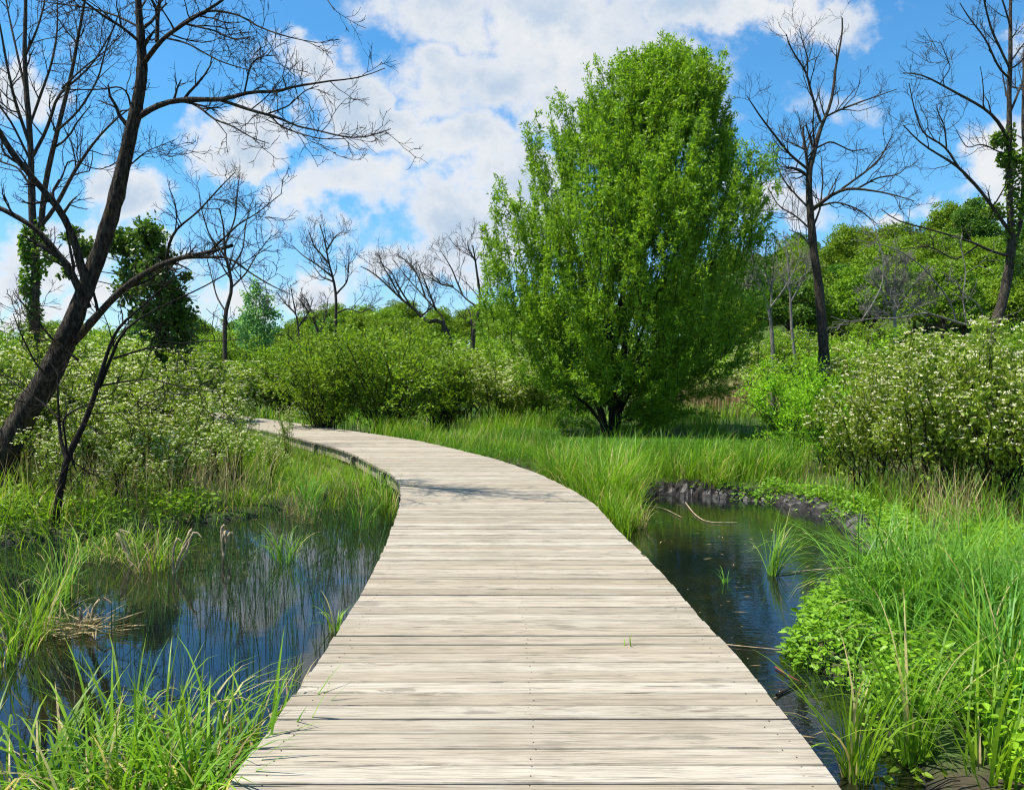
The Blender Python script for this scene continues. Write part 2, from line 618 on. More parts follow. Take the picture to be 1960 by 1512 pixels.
def ground_material():
    m, n = mat_new('marsh_soil')
    tc = n.node('ShaderNodeTexCoord').outputs['Object']
    z = n.sep(tc)[2]
    a = n.noise(tc, 1.8, 6, .65)
    b = n.noise(tc, 14, 4, .65)
    soil = n.mix(b, (.020, .016, .010), (.075, .060, .036))
    veg = n.mix(b, (.026, .055, .010), (.075, .115, .024))
    c = n.mix(n.rng(a, .38, .60), soil, veg)
    c = n.mix(n.rng(z, -.37, -.44), c, n.mix(b, (.008, .007, .006), (.030, .025, .020)))
    far = n.rng(n.sep(tc)[1], 20, 34)
    c = n.mix(far, c, n.mix(a, (.020, .045, .008), (.06, .095, .018)))
    out(n, principled(n, c, .8, .2, bump(n, b, .6, .04)))
    return m


def water_material():
    m, n = mat_new('dark_marsh_water')
    tc = n.node('ShaderNodeTexCoord').outputs['Object']
    w1 = n.noise(n.mapping(tc, (1.3, 3.4, 1)), 3.2, 3, .55, dist=.3)
    w2 = n.noise(n.mapping(tc, (5, 14, 1)), 2.0, 2, .5)
    calm = n.rng(n.noise(tc, .35, 2), .38, .62, .25, 1.0)
    right = n.rng(n.sep(tc)[0], -.5, 1.2, .10, 1.0)
    h = n.math('MULTIPLY', n.math('ADD', n.math('MULTIPLY', w1, 1.0), n.math('MULTIPLY', w2, .35)), n.math('MULTIPLY', calm, right))
    nm = bump(n, h, .16, .03)
    gl = n.node('ShaderNodeBsdfGlossy')
    gl.inputs['Roughness'].default_value = .015
    n.put(gl.inputs['Color'], (.93, .96, 1.0))
    n.l.new(nm, gl.inputs['Normal'])
    df = n.node('ShaderNodeBsdfDiffuse')
    n.put(df.inputs['Color'], n.mix(n.rng(n.noise(tc, 1.1, 4), .4, .65), (.004, .006, .006), (.012, .012, .005)))
    fr = n.node('ShaderNodeFresnel')
    fr.inputs['IOR'].default_value = 1.65
    n.l.new(nm, fr.inputs['Normal'])
    mx = n.node('ShaderNodeMixShader')
    n.l.new(n.math('MULTIPLY', fr.outputs[0], 1.0, clamp=True), mx.inputs[0])
    n.l.new(df.outputs[0], mx.inputs[1])
    n.l.new(gl.outputs[0], mx.inputs[2])
    out(n, mx.outputs[0])
    return m


# ------------------------------------------------------------------ the ground, the pond
WATER_Z = -0.45
PX_WATER = [(-900, 1120), (-400, 1075), (0, 1046), (150, 1030), (300, 1010), (430, 1000), (520, 985), (600, 962), (700, 940), (775, 915),
            (900, 892), (1010, 898), (1040, 925), (1100, 962), (1150, 1010), (1190, 1030), (1205, 985), (1200, 952), (1240, 944), (1330, 948),
            (1420, 956), (1500, 966), (1580, 985), (1640, 1010), (1672, 1045), (1655, 1090), (1615, 1125), (1560, 1180), (1520, 1235),
            (1535, 1275), (1600, 1305), (1650, 1350), (1690, 1410), (1740, 1470), (1800, 1560)]
poly = [G(a, b, WATER_Z)[:2] for a, b in PX_WATER] + [np.array([1.9, 1.5]), np.array([2.2, -6]), np.array([-12, -6])]
poly = np.array(poly)


def sdf(x, y):
    """signed distance to the pond outline, negative on the water"""
    x = np.asarray(x, float)
    y = np.asarray(y, float)
    dmin = np.full(x.shape, 1e9)
    ins = np.zeros(x.shape, bool)
    n = len(poly)
    for i in range(n):
        ax, ay = poly[i]
        bx, by = poly[(i + 1) % n]
        ex, ey = bx - ax, by - ay
        t = np.clip(((x - ax) * ex + (y - ay) * ey) / (ex * ex + ey * ey + 1e-12), 0, 1)
        dmin = np.minimum(dmin, np.hypot(x - ax - t * ex, y - ay - t * ey))
        c = (ay > y) != (by > y)
        with np.errstate(divide='ignore', invalid='ignore'):
            c &= x < ex * (y - ay) / (ey if ey != 0 else 1e-9) + ax
        ins ^= c
    return np.where(ins, -dmin, dmin)


def sstep(a, b, v):
    t = np.clip((v - a) / (b - a), 0, 1)
    return t * t * (3 - 2 * t)


_W = [(rng.uniform(-1, 1, 2) * s, rng.uniform(0, 6.28), 1 / s) for s in (.5, .9, 1.7, 3.1, 5.3) for _ in range(5)]


def wob(x, y):
    r = 0
    for (k, ph, a) in _W:
        r = r + a * np.sin(k[0] * x + k[1] * y + ph)
    return r / 8.0


def height(x, y):
    s = sdf(x, y)
    land = -.33 + .035 * wob(x, y) + .06 * sstep(1, 6, s)
    h = -1.0 + (land + 1.0) * sstep(-.55, .28, s + .07 * wob(x * 2.3, y * 2.3))
    h = h + 15. * np.exp(-((x - 58) / 34) ** 2 - ((y - 118) / 36) ** 2)
    h = h + 4.5 * np.exp(-((x + 12) / 26) ** 2 - ((y - 125) / 32) ** 2)
    h = h + 3.0 * np.exp(-((x + 90) / 60) ** 2 - ((y - 170) / 40) ** 2)
    return h


def ground_sheet():
    xs = np.unique(np.concatenate([np.linspace(-900, -60, 16), np.linspace(-60, -16, 30), np.linspace(-16, -7, 46), np.linspace(-7, 7, 141), np.linspace(7, 16, 46), np.linspace(16, 110, 50), np.linspace(110, 900, 16)]))
    ys = np.unique(np.concatenate([np.linspace(-60, -6, 12), np.linspace(-6, 2, 20), np.linspace(2, 16, 141), np.linspace(16, 34, 60), np.linspace(34, 170, 60), np.linspace(170, 1600, 20)]))
    X, Y = np.meshgrid(xs, ys, indexing='ij')
    Z = height(X, Y)
    nx, ny = X.shape
    i, j = np.meshgrid(np.arange(nx - 1), np.arange(ny - 1), indexing='ij')
    a = i * ny + j
    Q = np.stack([a, a + ny, a + ny + 1, a + 1], -1).reshape(-1, 4)
    mb = MB().add(np.stack([X, Y, Z], -1), Q)
    return struct(mb.build('ground', ground_material(), smooth=True))


ground_sheet()


def water_sheet():
    xs = np.linspace(-24, 9, 34)
    ys = np.linspace(-8, 22, 31)
    X, Y = np.meshgrid(xs, ys, indexing='ij')
    nx, ny = X.shape
    i, j = np.meshgrid(np.arange(nx - 1), np.arange(ny - 1), indexing='ij')
    a = i * ny + j
    Q = np.stack([a, a + ny, a + ny + 1, a + 1], -1).reshape(-1, 4)
    return struct(MB().add(np.stack([X, Y, np.full_like(X, WATER_Z)], -1), Q).build('water', water_material()))


water_sheet()

# ------------------------------------------------------------------ boardwalk
EL = [(440, 1512), (455, 1485), (525, 1393), (578, 1314), (626, 1248), (700, 1130), (735, 1058), (759, 995), (767, 966), (770, 948), (767, 925), (751, 907),
      (718, 890.6), (682, 871), (645, 857), (596, 845), (551, 833.5), (506, 823), (441, 812), (400, 805)]
ER = [(1605, 1512), (1553, 1439), (1492, 1361), (1446, 1303), (1410, 1257), (1339, 1186), (1292, 1128), (1260, 1093), (1206, 1040), (1167, 1000), (1138, 966), (1106, 945),
      (1074, 928), (1021, 903), (946, 878), (860, 857), (800, 843.7), (726, 832), (645, 821), (584, 812), (522, 804), (467, 796), (420, 791)]


def edge(px):
    w = np.array([G(a, b, 0)[:2] for a, b in px])
    d0 = (w[1] - w[0]) / (w[1, 1] - w[0, 1])
    w = np.concatenate([[w[0] - d0 * (w[0, 1] + 3)], w])
    d1 = (w[-1] - w[-3]) / np.linalg.norm(w[-1] - w[-3])
    w = np.concatenate([w, [w[-1] + d1 * 9]])
    yy_ = np.linspace(w[0, 1], w[-1, 1], 1200)
    xx_ = np.interp(yy_, w[:, 1], w[:, 0])
    k = np.exp(-np.linspace(-2, 2, 27) ** 2)
    k /= k.sum()
    sm = np.convolve(np.pad(xx_, 13, mode='reflect', reflect_type='odd'), k, mode='valid')
    return yy_, sm


LY, LX = edge(EL)
RY, RX = edge(ER)
xl = lambda y: np.interp(y, LY, LX)
xr = lambda y: np.interp(y, RY, RX)
DECK_END = min(LY[-1], RY[-1]) - .2
walk = thing('boardwalk', 'long weathered grey plank boardwalk curving left through the marsh', 'boardwalk', (0, 0, WATER_Z))
OFF = np.array([0, 0, WATER_Z])


def decking():
    mb = MB()
    y = -2.5
    TH = .038
    while y < DECK_END:
        wd = .1340 + rng.normal(0, .0012)
        gap = float(np.clip(rng.normal(.0125, .0035), .008, .022))
        y0, y1 = y, y + wd
        ch = .0035
        dz = rng.normal(0, .0016)
        tl = rng.normal(0, .0012)
        skew = rng.normal(0, .0025)
        prof = [(y0, -TH), (y0, -ch * 1.6), (y0 + ch, 0), (y1 - ch, 0), (y1, -ch * 1.6), (y1, -TH)]
        ex0, ex1 = rng.normal(0, .004, 2)
        nseg = 9
        rows = []
        bow = rng.normal(0, .0025)
        for k in range(nseg + 1):
            t = k / nseg
            ring = []
            for (py_, pz) in prof:
                a, b = xl(py_) - .015 + ex0, xr(py_) + .015 + ex1
                ring.append((a + (b - a) * t, py_ + skew * (t - .5) * 2 + bow * math.sin(PI * t), pz + dz + tl * (t - .5)))
            rows.append(ring)
        V = np.array(rows)
        npf = len(prof)
        i = np.arange(nseg)[:, None] * npf
        j = np.arange(npf)[None]
        Q = np.stack([i + j, i + npf + j, i + npf + (j + 1) % npf, i + (j + 1) % npf], -1).reshape(-1, 4)
        n0 = mb.n
        mb.add(V, Q)
        mb.f.append(np.array([[0, 1, 2, 3, 4, 5][::1]]) + n0)
        mb.f.append(np.array([[5, 4, 3, 2, 1, 0]]) + n0 + nseg * npf)
        y = y1 + gap
    return mb.build('decking', M_DECK, walk, off=OFF)


decking()


def screws():
    mb = MB()
    k = np.arange(6) * PI / 3
    y = -.4
    for i in range(90):
        for f in (.045, .5, .955):
            for o in (.032, .102):
                a, b = xl(y + o), xr(y + o)
                c = np.array([a + (b - a) * f + rng.normal(0, .016), y + o + rng.normal(0, .008), .0022])
                ring = c + np.stack([np.cos(k), np.sin(k), 0 * k], 1) * .0042
                mb.add(ring, [[0, 1, 2, 5], [2, 3, 4, 5]])
        y += .1465
    o_ = mb.build('screws', plain_mat('rusty_screw', (.03, .02, .015), (.09, .06, .045)), walk, off=OFF)
    o_['kind'] = 'stuff'


screws()


def beam(path_y, xf, inset, z0, z1, th, name, mat):
    ys = path_y
    xs = xf(ys) + inset
    tx = np.gradient(xs, ys)
    nrmv = np.stack([np.ones_like(tx), -tx], 1)
    nrmv /= np.linalg.norm(nrmv, axis=1, keepdims=True)
    a = np.stack([xs, ys], 1)
    b = a + nrmv * th
    rows = np.stack([np.column_stack([a, np.full(len(ys), z1)]), np.column_stack([b, np.full(len(ys), z1)]),
                     np.column_stack([b, np.full(len(ys), z0)]), np.column_stack([a, np.full(len(ys), z0)])], 1)
    N = len(ys)
    i = np.arange(N - 1)[:, None] * 4
    j = np.arange(4)[None]
    Q = np.stack([i + j, i + 4 + j, i + 4 + (j + 1) % 4, i + (j + 1) % 4], -1).reshape(-1, 4)
    mb = MB().add(rows, Q)
    mb.f.append(np.array([[0, 1, 2, 3], [3 + (N - 1) * 4, 2 + (N - 1) * 4, 1 + (N - 1) * 4, (N - 1) * 4]]))
    return mb.build(name, mat, walk, off=OFF)


yb = np.linspace(-2.4, DECK_END - .2, 160)
beam(yb, xl, .045, -.245, -.042, .04, 'fascia', M_FASCIA)
beam(yb, xr, -.085, -.245, -.042, .04, 'fascia', M_FASCIA)
beam(yb, xl, .13, -.40, -.265, .05, 'stringer', M_POST)
beam(yb, xr, -.20, -.40, -.265, .05, 'stringer', M_POST)
beam(yb, lambda y: (xl(y) + xr(y)) / 2, 0, -.25, -.045, .06, 'stringer', M_POST)


def box(mb, c, s, rz=0.):
    x, y, z = np.array(s) / 2
    V = np.array([(-x, -y, -z), (x, -y, -z), (x, y, -z), (-x, y, -z), (-x, -y, z), (x, -y, z), (x, y, z), (-x, y, z)])
    ca, sa = math.cos(rz), math.sin(rz)
    V = V @ np.array([[ca, sa, 0], [-sa, ca, 0], [0, 0, 1]]) + np.array(c)
    return mb.add(V, [(3, 2, 1, 0), (4, 5, 6, 7), (0, 1, 5, 4), (1, 2, 6, 5), (2, 3, 7, 6), (3, 0, 4, 7)])


for py_ in np.arange(-1.2, 27, 2.35):
    for xf, sgn in ((xl, 1), (xr, -1)):
        mb = MB()
        dxdy = (xf(py_ + .05) - xf(py_ - .05)) / .1
        box(mb, (xf(py_) + sgn * .0, py_, -.60), (.09, .09, 1.08), -math.atan(dxdy))
        mb.build('post', M_POST, walk, off=OFF)

# ------------------------------------------------------------------ bare trees
def limb(px, d0, d1, w0, w1, n=14):
    """traced limb: list of photograph points, depth from d0 to d1, thickness in photograph pixels"""
    k = len(px)
    pts, rad = [], []
    for i, (a, b) in enumerate(px):
        t = i / (k - 1)
        d = d0 + (d1 - d0) * t
        pts.append(P(a, b, d))
        rad.append((w0 + (w1 - w0) * t) * .76 / 2 / 1470 * d)
    return resample(pts, rad, n)


def ground_at(x, y):
    return float(height(np.array([x]), np.array([y]))[0])


def bare_tree(name, label, base, trunk, limbs, mat, tw=(6, 5, 4), tl=(1.0, .5, .22), group=None, sides=10, up=.12, twr=.004, wig=.2, endshort=.5):
    """trunk and limbs follow the photograph; lesser branches and twigs grow from each of them"""
    root = thing(name, label, 'tree', base, group)
    off = np.array(base, float)
    for i, (q, r) in enumerate([trunk] + limbs):
        part = tube(MB(), q, r, sides if i == 0 else 7, .09 if sides > 15 else .06).build('trunk' if i == 0 else 'limb', mat, root, True, off)
        sp, sr = resample(q[len(q) // 2:], r[len(r) // 2:], 14) if i == 0 else resample(q, r, 14)
        q1, r1 = spawn(sp[None], sr[None], tw[0], .15, 1., (30, 65), tl[0], .5, .55, 6, wig, up, twr * 1.6, endshort=endshort)
        q2, r2 = spawn(q1, r1, tw[1], .2, 1., (30, 65), tl[1], .4, .6, 5, wig, up, twr * 1.2)
        q3, r3 = spawn(q2, r2, tw[2], .25, 1., (30, 60), tl[2], .4, .7, 4, wig, up * .5, twr)
        mb = MB()
        tube(mb, q1, r1, 5)
        tube(mb, q2, r2, 4)
        tube(mb, q3, r3, 3)
        mb.build('twigs', mat, part, True, off)
    return root


# the big leaning tree on the left
BD = 11.3
tr = limb([(-62, 975), (-30, 925), (5, 870), (38, 812), (66, 762), (98, 712), (122, 660), (140, 618), (152, 586), (170, 535), (190, 484), (206, 433), (216, 402), (226, 362), (236, 320), (243, 286), (255, 235), (263, 204), (269, 163), (274, 122), (271, 88), (267, 41), (265, 0), (262, -70), (256, -150), (252, -260)],
          BD, BD - .2, 56, 4, 60)
w_px = np.interp(np.linspace(0, 1, 60), [0, .12, .28, .36, .55, .72, .78, 1], [54, 47, 39, 29, 25, 19, 12, 4])
tr = (tr[0], w_px / 2 / 1470 * BD)
base = np.array([tr[0][0][0], tr[0][0][1], ground_at(tr[0][0][0], tr[0][0][1])])
tr[0][0][2] = min(tr[0][0][2], base[2] - .1)
B = BD
limbs = [
    limb([(140, 655), (163, 632), (188, 600), (224, 563), (265, 530), (318, 500), (347, 494), (400, 483), (445, 470)], B, B - 1.2, 22, 8),
    limb([(347, 494), (390, 492), (440, 492), (475, 520), (520, 548), (560, 565)], B - .7, B - 1.6, 8, 2),
    limb([(318, 500), (322, 470), (335, 440), (380, 405), (420, 360), (450, 330)], B - .7, B - 1.3, 9, 2),
    limb([(400, 483), (430, 455), (455, 430), (490, 410), (540, 370)], B - 1.0, B - 1.8, 6, 2),
    limb([(168, 590), (152, 560), (135, 514), (98, 473), (77, 443), (41, 420), (0, 398), (-60, 372)], B - .05, B - .6, 20, 10),
    limb([(172, 568), (159, 524), (143, 463), (131, 426), (110, 396), (82, 363), (53, 330), (26, 300), (0, 255), (-40, 190)], B - .1, B - .9, 22, 12),
    limb([(268, 222), (290, 208), (316, 196), (357, 190), (400, 191), (427, 192), (452, 184), (493, 173), (533, 180), (554, 165), (595, 163), (625, 155), (686, 151), (737, 131)], B - .15, B - 1.6, 16, 2, 22),
    limb([(420, 192), (442, 198), (482, 212), (513, 220), (550, 231), (560, 241), (605, 249), (666, 265), (707, 263), (748, 247)], B - .6, B - 1.9, 9, 2, 18),
    limb([(517, 221), (537, 243), (576, 257), (615, 267), (660, 266)], B - .9, B - 1.6, 5, 2),
    limb([(357, 193), (380, 204), (415, 233), (442, 239), (482, 265), (515, 275)], B - .4, B - 1.2, 7, 2),
    limb([(468, 177), (474, 147), (480, 122), (501, 108), (531, 106)], B - .7, B - 1.0, 5, 2),
    limb([(513, 218), (552, 204), (584, 173), (610, 165)], B - .9, B - 1.3, 4, 2),
    limb([(276, 120), (286, 108), (302, 82), (327, 63), (357, 43), (400, 18), (432, -2), (490, -60)], B - .2, B - 1.2, 13, 5),
    limb([(300, 80), (302, 31), (306, 0), (310, -90)], B - .3, B - .2, 11, 5),
    limb([(264, 78), (235, 53), (194, 29), (163, 4), (110, -30)], B - .2, B - .9, 8, 4),
    limb([(266, 52), (224, 31), (184, 18), (122, 9), (70, 2)], B - .2, B + .6, 6, 2),
    limb([(327, 63), (380, 22), (411, 20), (464, 29), (482, 47), (523, 63), (564, 75), (605, 82)], B - .5, B - 1.6, 7, 2),
    limb([(320, 74), (357, 82), (384, 98), (421, 118), (462, 131), (480, 135)], B - .4, B - 1.3, 5, 2),
    limb([(357, 47), (411, 59), (450, 78), (480, 71)], B - .6, B - 1.4, 5, 2),
    limb([(150, 690), (100, 650), (60, 600), (25, 560)], B - .1, B - 1.0, 7, 2),
    limb([(98, 725), (70, 700), (40, 640), (25, 600)], B - .1, B - 1.2, 6, 2),
    limb([(250, 205), (246, 180), (232, 165), (190, 172), (130, 172)], B - .1, B - .5, 5, 3),
    limb([(245, 320), (280, 290), (335, 268)], B, B - .5, 4, 1.6),
    limb([(306, -10), (380, -60), (480, -80), (600, -40), (640, 20)], B - .3, B - 2.0, 6, 2),
]
big_tree = bare_tree('bare_tree', 'large leaning bare tree with dark furrowed trunk and wide limbs at left', base, tr, limbs, M_BARK,
                     (9, 4, 3), (.66, .32, .15), up=.06, twr=.0030, sides=20)

# the small crooked tree in front of it
D2 = 9.9
tr = limb([(104, 1022), (108, 985), (116, 930), (124, 896), (128, 878), (143, 845), (159, 818), (171, 784), (184, 749), (190, 722), (202, 688), (212, 655), (222, 632), (241, 612), (262, 596), (300, 560), (350, 520)], D2, D2 - .2, 20, 3, 30)
base = np.array([tr[0][0][0], tr[0][0][1], min(ground_at(tr[0][0][0], tr[0][0][1]), WATER_Z + .02)])
limbs = [
    limb([(190, 742), (204, 704), (216, 682), (222, 655), (229, 636), (280, 600), (400, 545), (520, 470)], D2, D2 - .5, 11, 2),
    limb([(217, 686), (265, 671), (316, 659), (400, 653), (470, 650)], D2, D2 - .6, 6, 1.5),
    limb([(194, 738), (245, 729), (290, 724), (347, 743), (420, 750)], D2, D2 - .8, 5, 1.5),
    limb([(127, 882), (116, 841), (112, 800), (110, 743), (112, 700)], D2, D2 + .2, 10, 3),
    limb([(112, 800), (80, 770), (30, 735), (-20, 705)], D2, D2 + .4, 6, 2),
    limb([(128, 870), (125, 835), (118, 800), (150, 780), (205, 760)], D2 - .1, D2 - .3, 6, 2),
    limb([(168, 792), (240, 789), (300, 790)], D2, D2 - .4, 3, 1.2),
    limb([(134, 862), (140, 885), (145, 900)], D2, D2 - .1, 6, 3),
]
bare_tree('bare_tree', 'small crooked dark tree rising from the pond edge at left', base, tr, limbs, M_BARK_SMALL, (5, 4, 3), (.7, .35, .16), up=.05, twr=.0035)

# the many-stemmed tree with ivy at the far left
D3 = 17.0
tr = limb([(66, 720), (68, 650), (66, 580), (70, 500), (62, 430), (60, 340), (58, 260), (50, 170), (46, 90), (50, 20), (46, -60), (44, -140)], D3, D3, 24, 5, 30)
base = np.array([tr[0][0][0], tr[0][0][1], ground_at(tr[0][0][0], tr[0][0][1])])
tr[0][0][2] = base[2] - .1
limbs = [
    limb([(78, 440), (82, 380), (90, 330), (110, 250), (125, 190), (145, 110), (150, 60), (165, 0), (170, -60)], D3, D3 - .6, 15, 4),
    limb([(80, 430), (105, 400), (130, 350), (160, 300), (190, 260), (225, 225), (260, 200)], D3, D3 - 1., 11, 3),
    limb([(62, 300), (90, 250), (110, 180), (140, 160), (180, 120), (215, 60)], D3, D3 - .4, 9, 3),
    limb([(58, 280), (30, 200), (12, 120), (2, 60), (-10, 0)], D3, D3 - .5, 9, 3),
    limb([(50, 180), (30, 90), (15, 20), (5, -40)], D3, D3 + .5, 6, 3),
    limb([(60, 360), (35, 320), (0, 310), (-40, 290)], D3, D3 + .5, 6, 3),
    limb([(118, 170), (160, 130), (200, 100), (240, 60)], D3 - .5, D3 - .8, 5, 2),
    limb([(47, 110), (70, 60), (85, 10), (90, -60)], D3, D3 + .3, 6, 3),
    limb([(80, 400), (120, 340), (130, 300), (190, 330), (240, 300)], D3 - .2, D3 + .6, 5, 2),
    limb([(57, 240), (100, 120), (110, 60), (110, -20)], D3 + .2, D3 + .9, 7, 3),
    limb([(64, 320), (20, 230), (-20, 180), (-60, 90)], D3 + .1, D3 - .6, 6, 3),
    limb([(110, 250), (150, 215), (190, 150), (200, 100), (230, 20)], D3 - .3, D3 - .5, 6, 3),
]
ivy_tree = bare_tree('ivy_clad_tree', 'bare many branched tree with ivy up its trunk behind the leaning tree', base, tr, limbs, M_BARK_GREY, (7, 5, 3), (1.15, .55, .26), up=.16, twr=.0040)


def ivy(root, spots, d, n, L=.10, name='ivy'):
    mb = MB()
    for (px, py, rx, ry, w) in spots:
        k = int(n * w)
        u = rng.standard_normal((k, 3))
        u = nrm(u) * rng.uniform(.3, 1, (k, 1)) ** .6
        c = P(px, py, d)
        s = d / 1470
        pos = c + u * np.array([rx * s, rx * s * .9, ry * s])
        dd = u * .6 + rng.standard_normal((k, 3)) * .5 + np.array([0, 0, -.3])
        leaves(mb, pos, dd, L, L * .8, up=.6, noise=.7, hint=u)
    return mb.build(name, M_IVY, root, off=np.array(root.location))


ivy(ivy_tree, [(52, 470, 12, 40, 1), (75, 480, 14, 60, 1), (56, 540, 16, 40, 1), (64, 610, 14, 60, .8), (65, 660, 22, 30, .8), (60, 690, 30, 30, .5)], D3, 420, .10)

# the bare tree on the right
D4 = 24.0
tr = limb([(1581, 780), (1578, 690), (1572, 600), (1565, 530), (1556, 470), (1552, 420), (1549, 370), (1547, 329), (1553, 315), (1560, 280), (1571, 243), (1589, 206), (1597, 160), (1600, 120), (1609, 86), (1614, 51), (1612, 35)], D4, D4, 30, 2.5, 40)
w_px = np.interp(np.linspace(0, 1, 40), [0, .25, .45, .6, .75, 1], [21, 18, 14, 11, 6, 2.5])
tr = (tr[0], w_px / 2 / 1470 * D4)
base = np.array([tr[0][0][0], tr[0][0][1], ground_at(tr[0][0][0], tr[0][0][1])])
tr[0][0][2] = base[2] - .1
limbs = [
    limb([(1547, 330), (1543, 294), (1538, 265), (1537, 243)], D4, D4 - .1, 9, 5),
    limb([(1571, 235), (1554, 183), (1543, 137), (1523, 109), (1509, 83), (1505, 66)], D4, D4 - .5, 7, 2),
    limb([(1545, 145), (1546, 110), (1536, 80), (1530, 55)], D4 - .4, D4 - .6, 4, 1.6),
    limb([(1578, 225), (1606, 211), (1643, 197), (1674, 186), (1717, 171)], D4, D4 - 1., 6, 2),
    limb([(1547, 325), (1509, 294), (1486, 263), (1457, 226), (1440, 200), (1429, 183)], D4, D4 - 1., 7, 2),
    limb([(1545, 336), (1530, 326), (1514, 321)], D4, D4 - .3, 9, 6),
    limb([(1554, 402), (1586, 377), (1617, 360), (1657, 363), (1703, 371), (1750, 385)], D4, D4 - 1.5, 11, 2),
    limb([(1610, 363), (1657, 329), (1686, 303), (1700, 275), (1709, 257)], D4 - .4, D4 - 1.2, 6, 2),
    limb([(1640, 362), (1680, 340), (1720, 335), (1735, 320)], D4 - .5, D4 - .9, 5, 2),
    limb([(1556, 398), (1600, 386), (1643, 400), (1680, 430)], D4, D4 - .7, 6, 2),
    limb([(1549, 400), (1520, 370), (1500, 345), (1480, 300)], D4, D4 + .6, 5, 2),
    limb([(1552, 440), (1525, 415), (1490, 395), (1470, 360)], D4, D4 + .4, 5, 2),
    limb([(1560, 285), (1590, 270), (1630, 290), (1660, 285)], D4, D4 + .8, 5, 2),
    limb([(1545, 290), (1520, 275), (1500, 270), (1490, 240)], D4, D4 + .8, 4, 2),
    limb([(1554, 440), (1570, 400), (1575, 350), (1572, 300)], D4, D4 + .6, 6, 2),
    limb([(1558, 480), (1535, 450), (1510, 440)], D4, D4 + .4, 4, 2),
]
bare_tree('bare_tree', 'tall slender bare tree standing to the right of the willow', base, tr, limbs, M_BARK_GREY, (8, 4, 3), (1.2, .55, .26), up=.16, twr=.0042)

# the tree with ivy at the right edge
D5 = 20.0
tr = limb([(1880, 700), (1902, 630), (1916, 589), (1930, 526), (1938, 470), (1933, 404), (1932, 311), (1932, 237), (1931, 200), (1934, 114), (1934, 29), (1935, -60), (1938, -140)], D5, D5, 34, 4, 36)
w_px = np.interp(np.linspace(0, 1, 36), [0, .2, .35, .6, 1], [21, 18, 12, 9, 3])
tr = (tr[0], w_px / 2 / 1470 * D5)
base = np.array([tr[0][0][0], tr[0][0][1], ground_at(tr[0][0][0], tr[0][0][1])])
tr[0][0][2] = base[2] - .1
limbs = [
    limb([(1928, 265), (1915, 238), (1891, 211), (1834, 180), (1797, 160), (1766, 143), (1729, 140)], D5, D5 - 1.2, 9, 2.5),
    limb([(1930, 440), (1900, 397), (1871, 357), (1829, 314), (1797, 297), (1757, 271), (1729, 240)], D5, D5 - 1.5, 10, 2.5),
    limb([(1833, 318), (1809, 280), (1766, 257), (1749, 206), (1740, 160)], D5 - .9, D5 - 1.4, 6, 2),
    limb([(1812, 285), (1808, 240), (1795, 215), (1793, 200)], D5 - .9, D5 - 1., 4, 1.6),
    limb([(1934, 135), (1897, 57), (1883, 0), (1875, -50)], D5, D5 - .6, 6, 3),
    limb([(1932, 150), (1912, 132), (1886, 74), (1854, 34), (1837, 6)], D5, D5 - .8, 6, 2),
    limb([(1800, 160), (1820, 130), (1800, 80)], D5 - .9, D5 - 1., 3, 1.6),
    limb([(1940, 470), (1955, 430), (1962, 330), (1958, 220), (1962, 80), (1975, -40)], D5 + .1, D5 + .5, 14, 5),
    limb([(1932, 220), (1960, 150), (1990, 60)], D5, D5 + .5, 6, 3),
    limb([(1930, 300), (1880, 275), (1850, 285), (1830, 250)], D5, D5 - .7, 4, 1.6),
    limb([(1936, 60), (1925, 20), (1905, -40)], D5, D5 - .3, 5, 3),
    limb([(1936, 490), (1910, 487), (1860, 463), (1786, 441), (1712, 422), (1686, 400)], D5, D5 - 1.2, 8, 2),
    limb([(1872, 470), (1830, 500), (1780, 470), (1720, 478)], D5 - .4, D5 - .9, 4, 2),
]
edge_tree = bare_tree('ivy_clad_tree', 'bare tree with leafy climber at the right edge of the picture', base, tr, limbs, M_BARK_GREY, (6, 4, 3), (.95, .45, .22), up=.14, twr=.0042)
ivy(edge_tree, [(1912, 268, 14, 14, .8), (1930, 305, 20, 16, 1), (1934, 280, 9, 50, .8), (1952, 310, 16, 26, .8), (1903, 405, 20, 14, .9), (1936, 430, 9, 60, .9), (1955, 370, 12, 48, 1.), (1932, 350, 8, 40, .5), (1940, 500, 14, 50, .6)], D5, 330, .10, 'climber')

# bleached dead trees
D6 = 30.0
tr = limb([(1480, 760), (1479, 663), (1475, 607), (1467, 578), (1449, 533), (1440, 496), (1436, 470)], D6, D6, 11, 2.5, 20)
base = np.array([tr[0][0][0], tr[0][0][1], ground_at(tr[0][0][0], tr[0][0][1])])
tr[0][0][2] = base[2] - .1
limbs = [limb([(1475, 600), (1478, 533), (1482, 478)], D6, D6 + .4, 6, 2), limb([(1474, 590), (1500, 555), (1520, 520), (1535, 480)], D6, D6 - .4, 5, 2), limb([(1462, 560), (1445, 548), (1432, 540)], D6, D6, 3, 2),
         limb([(1477, 560), (1462, 510), (1466, 470)], D6 + .2, D6, 4, 2)]
bare_tree('dead_tree', 'bleached pale dead tree standing just right of the willow crown', base, tr, limbs, M_BARK_PALE, (8, 4, 3), (1.1, .55, .25), up=.16, twr=.007)

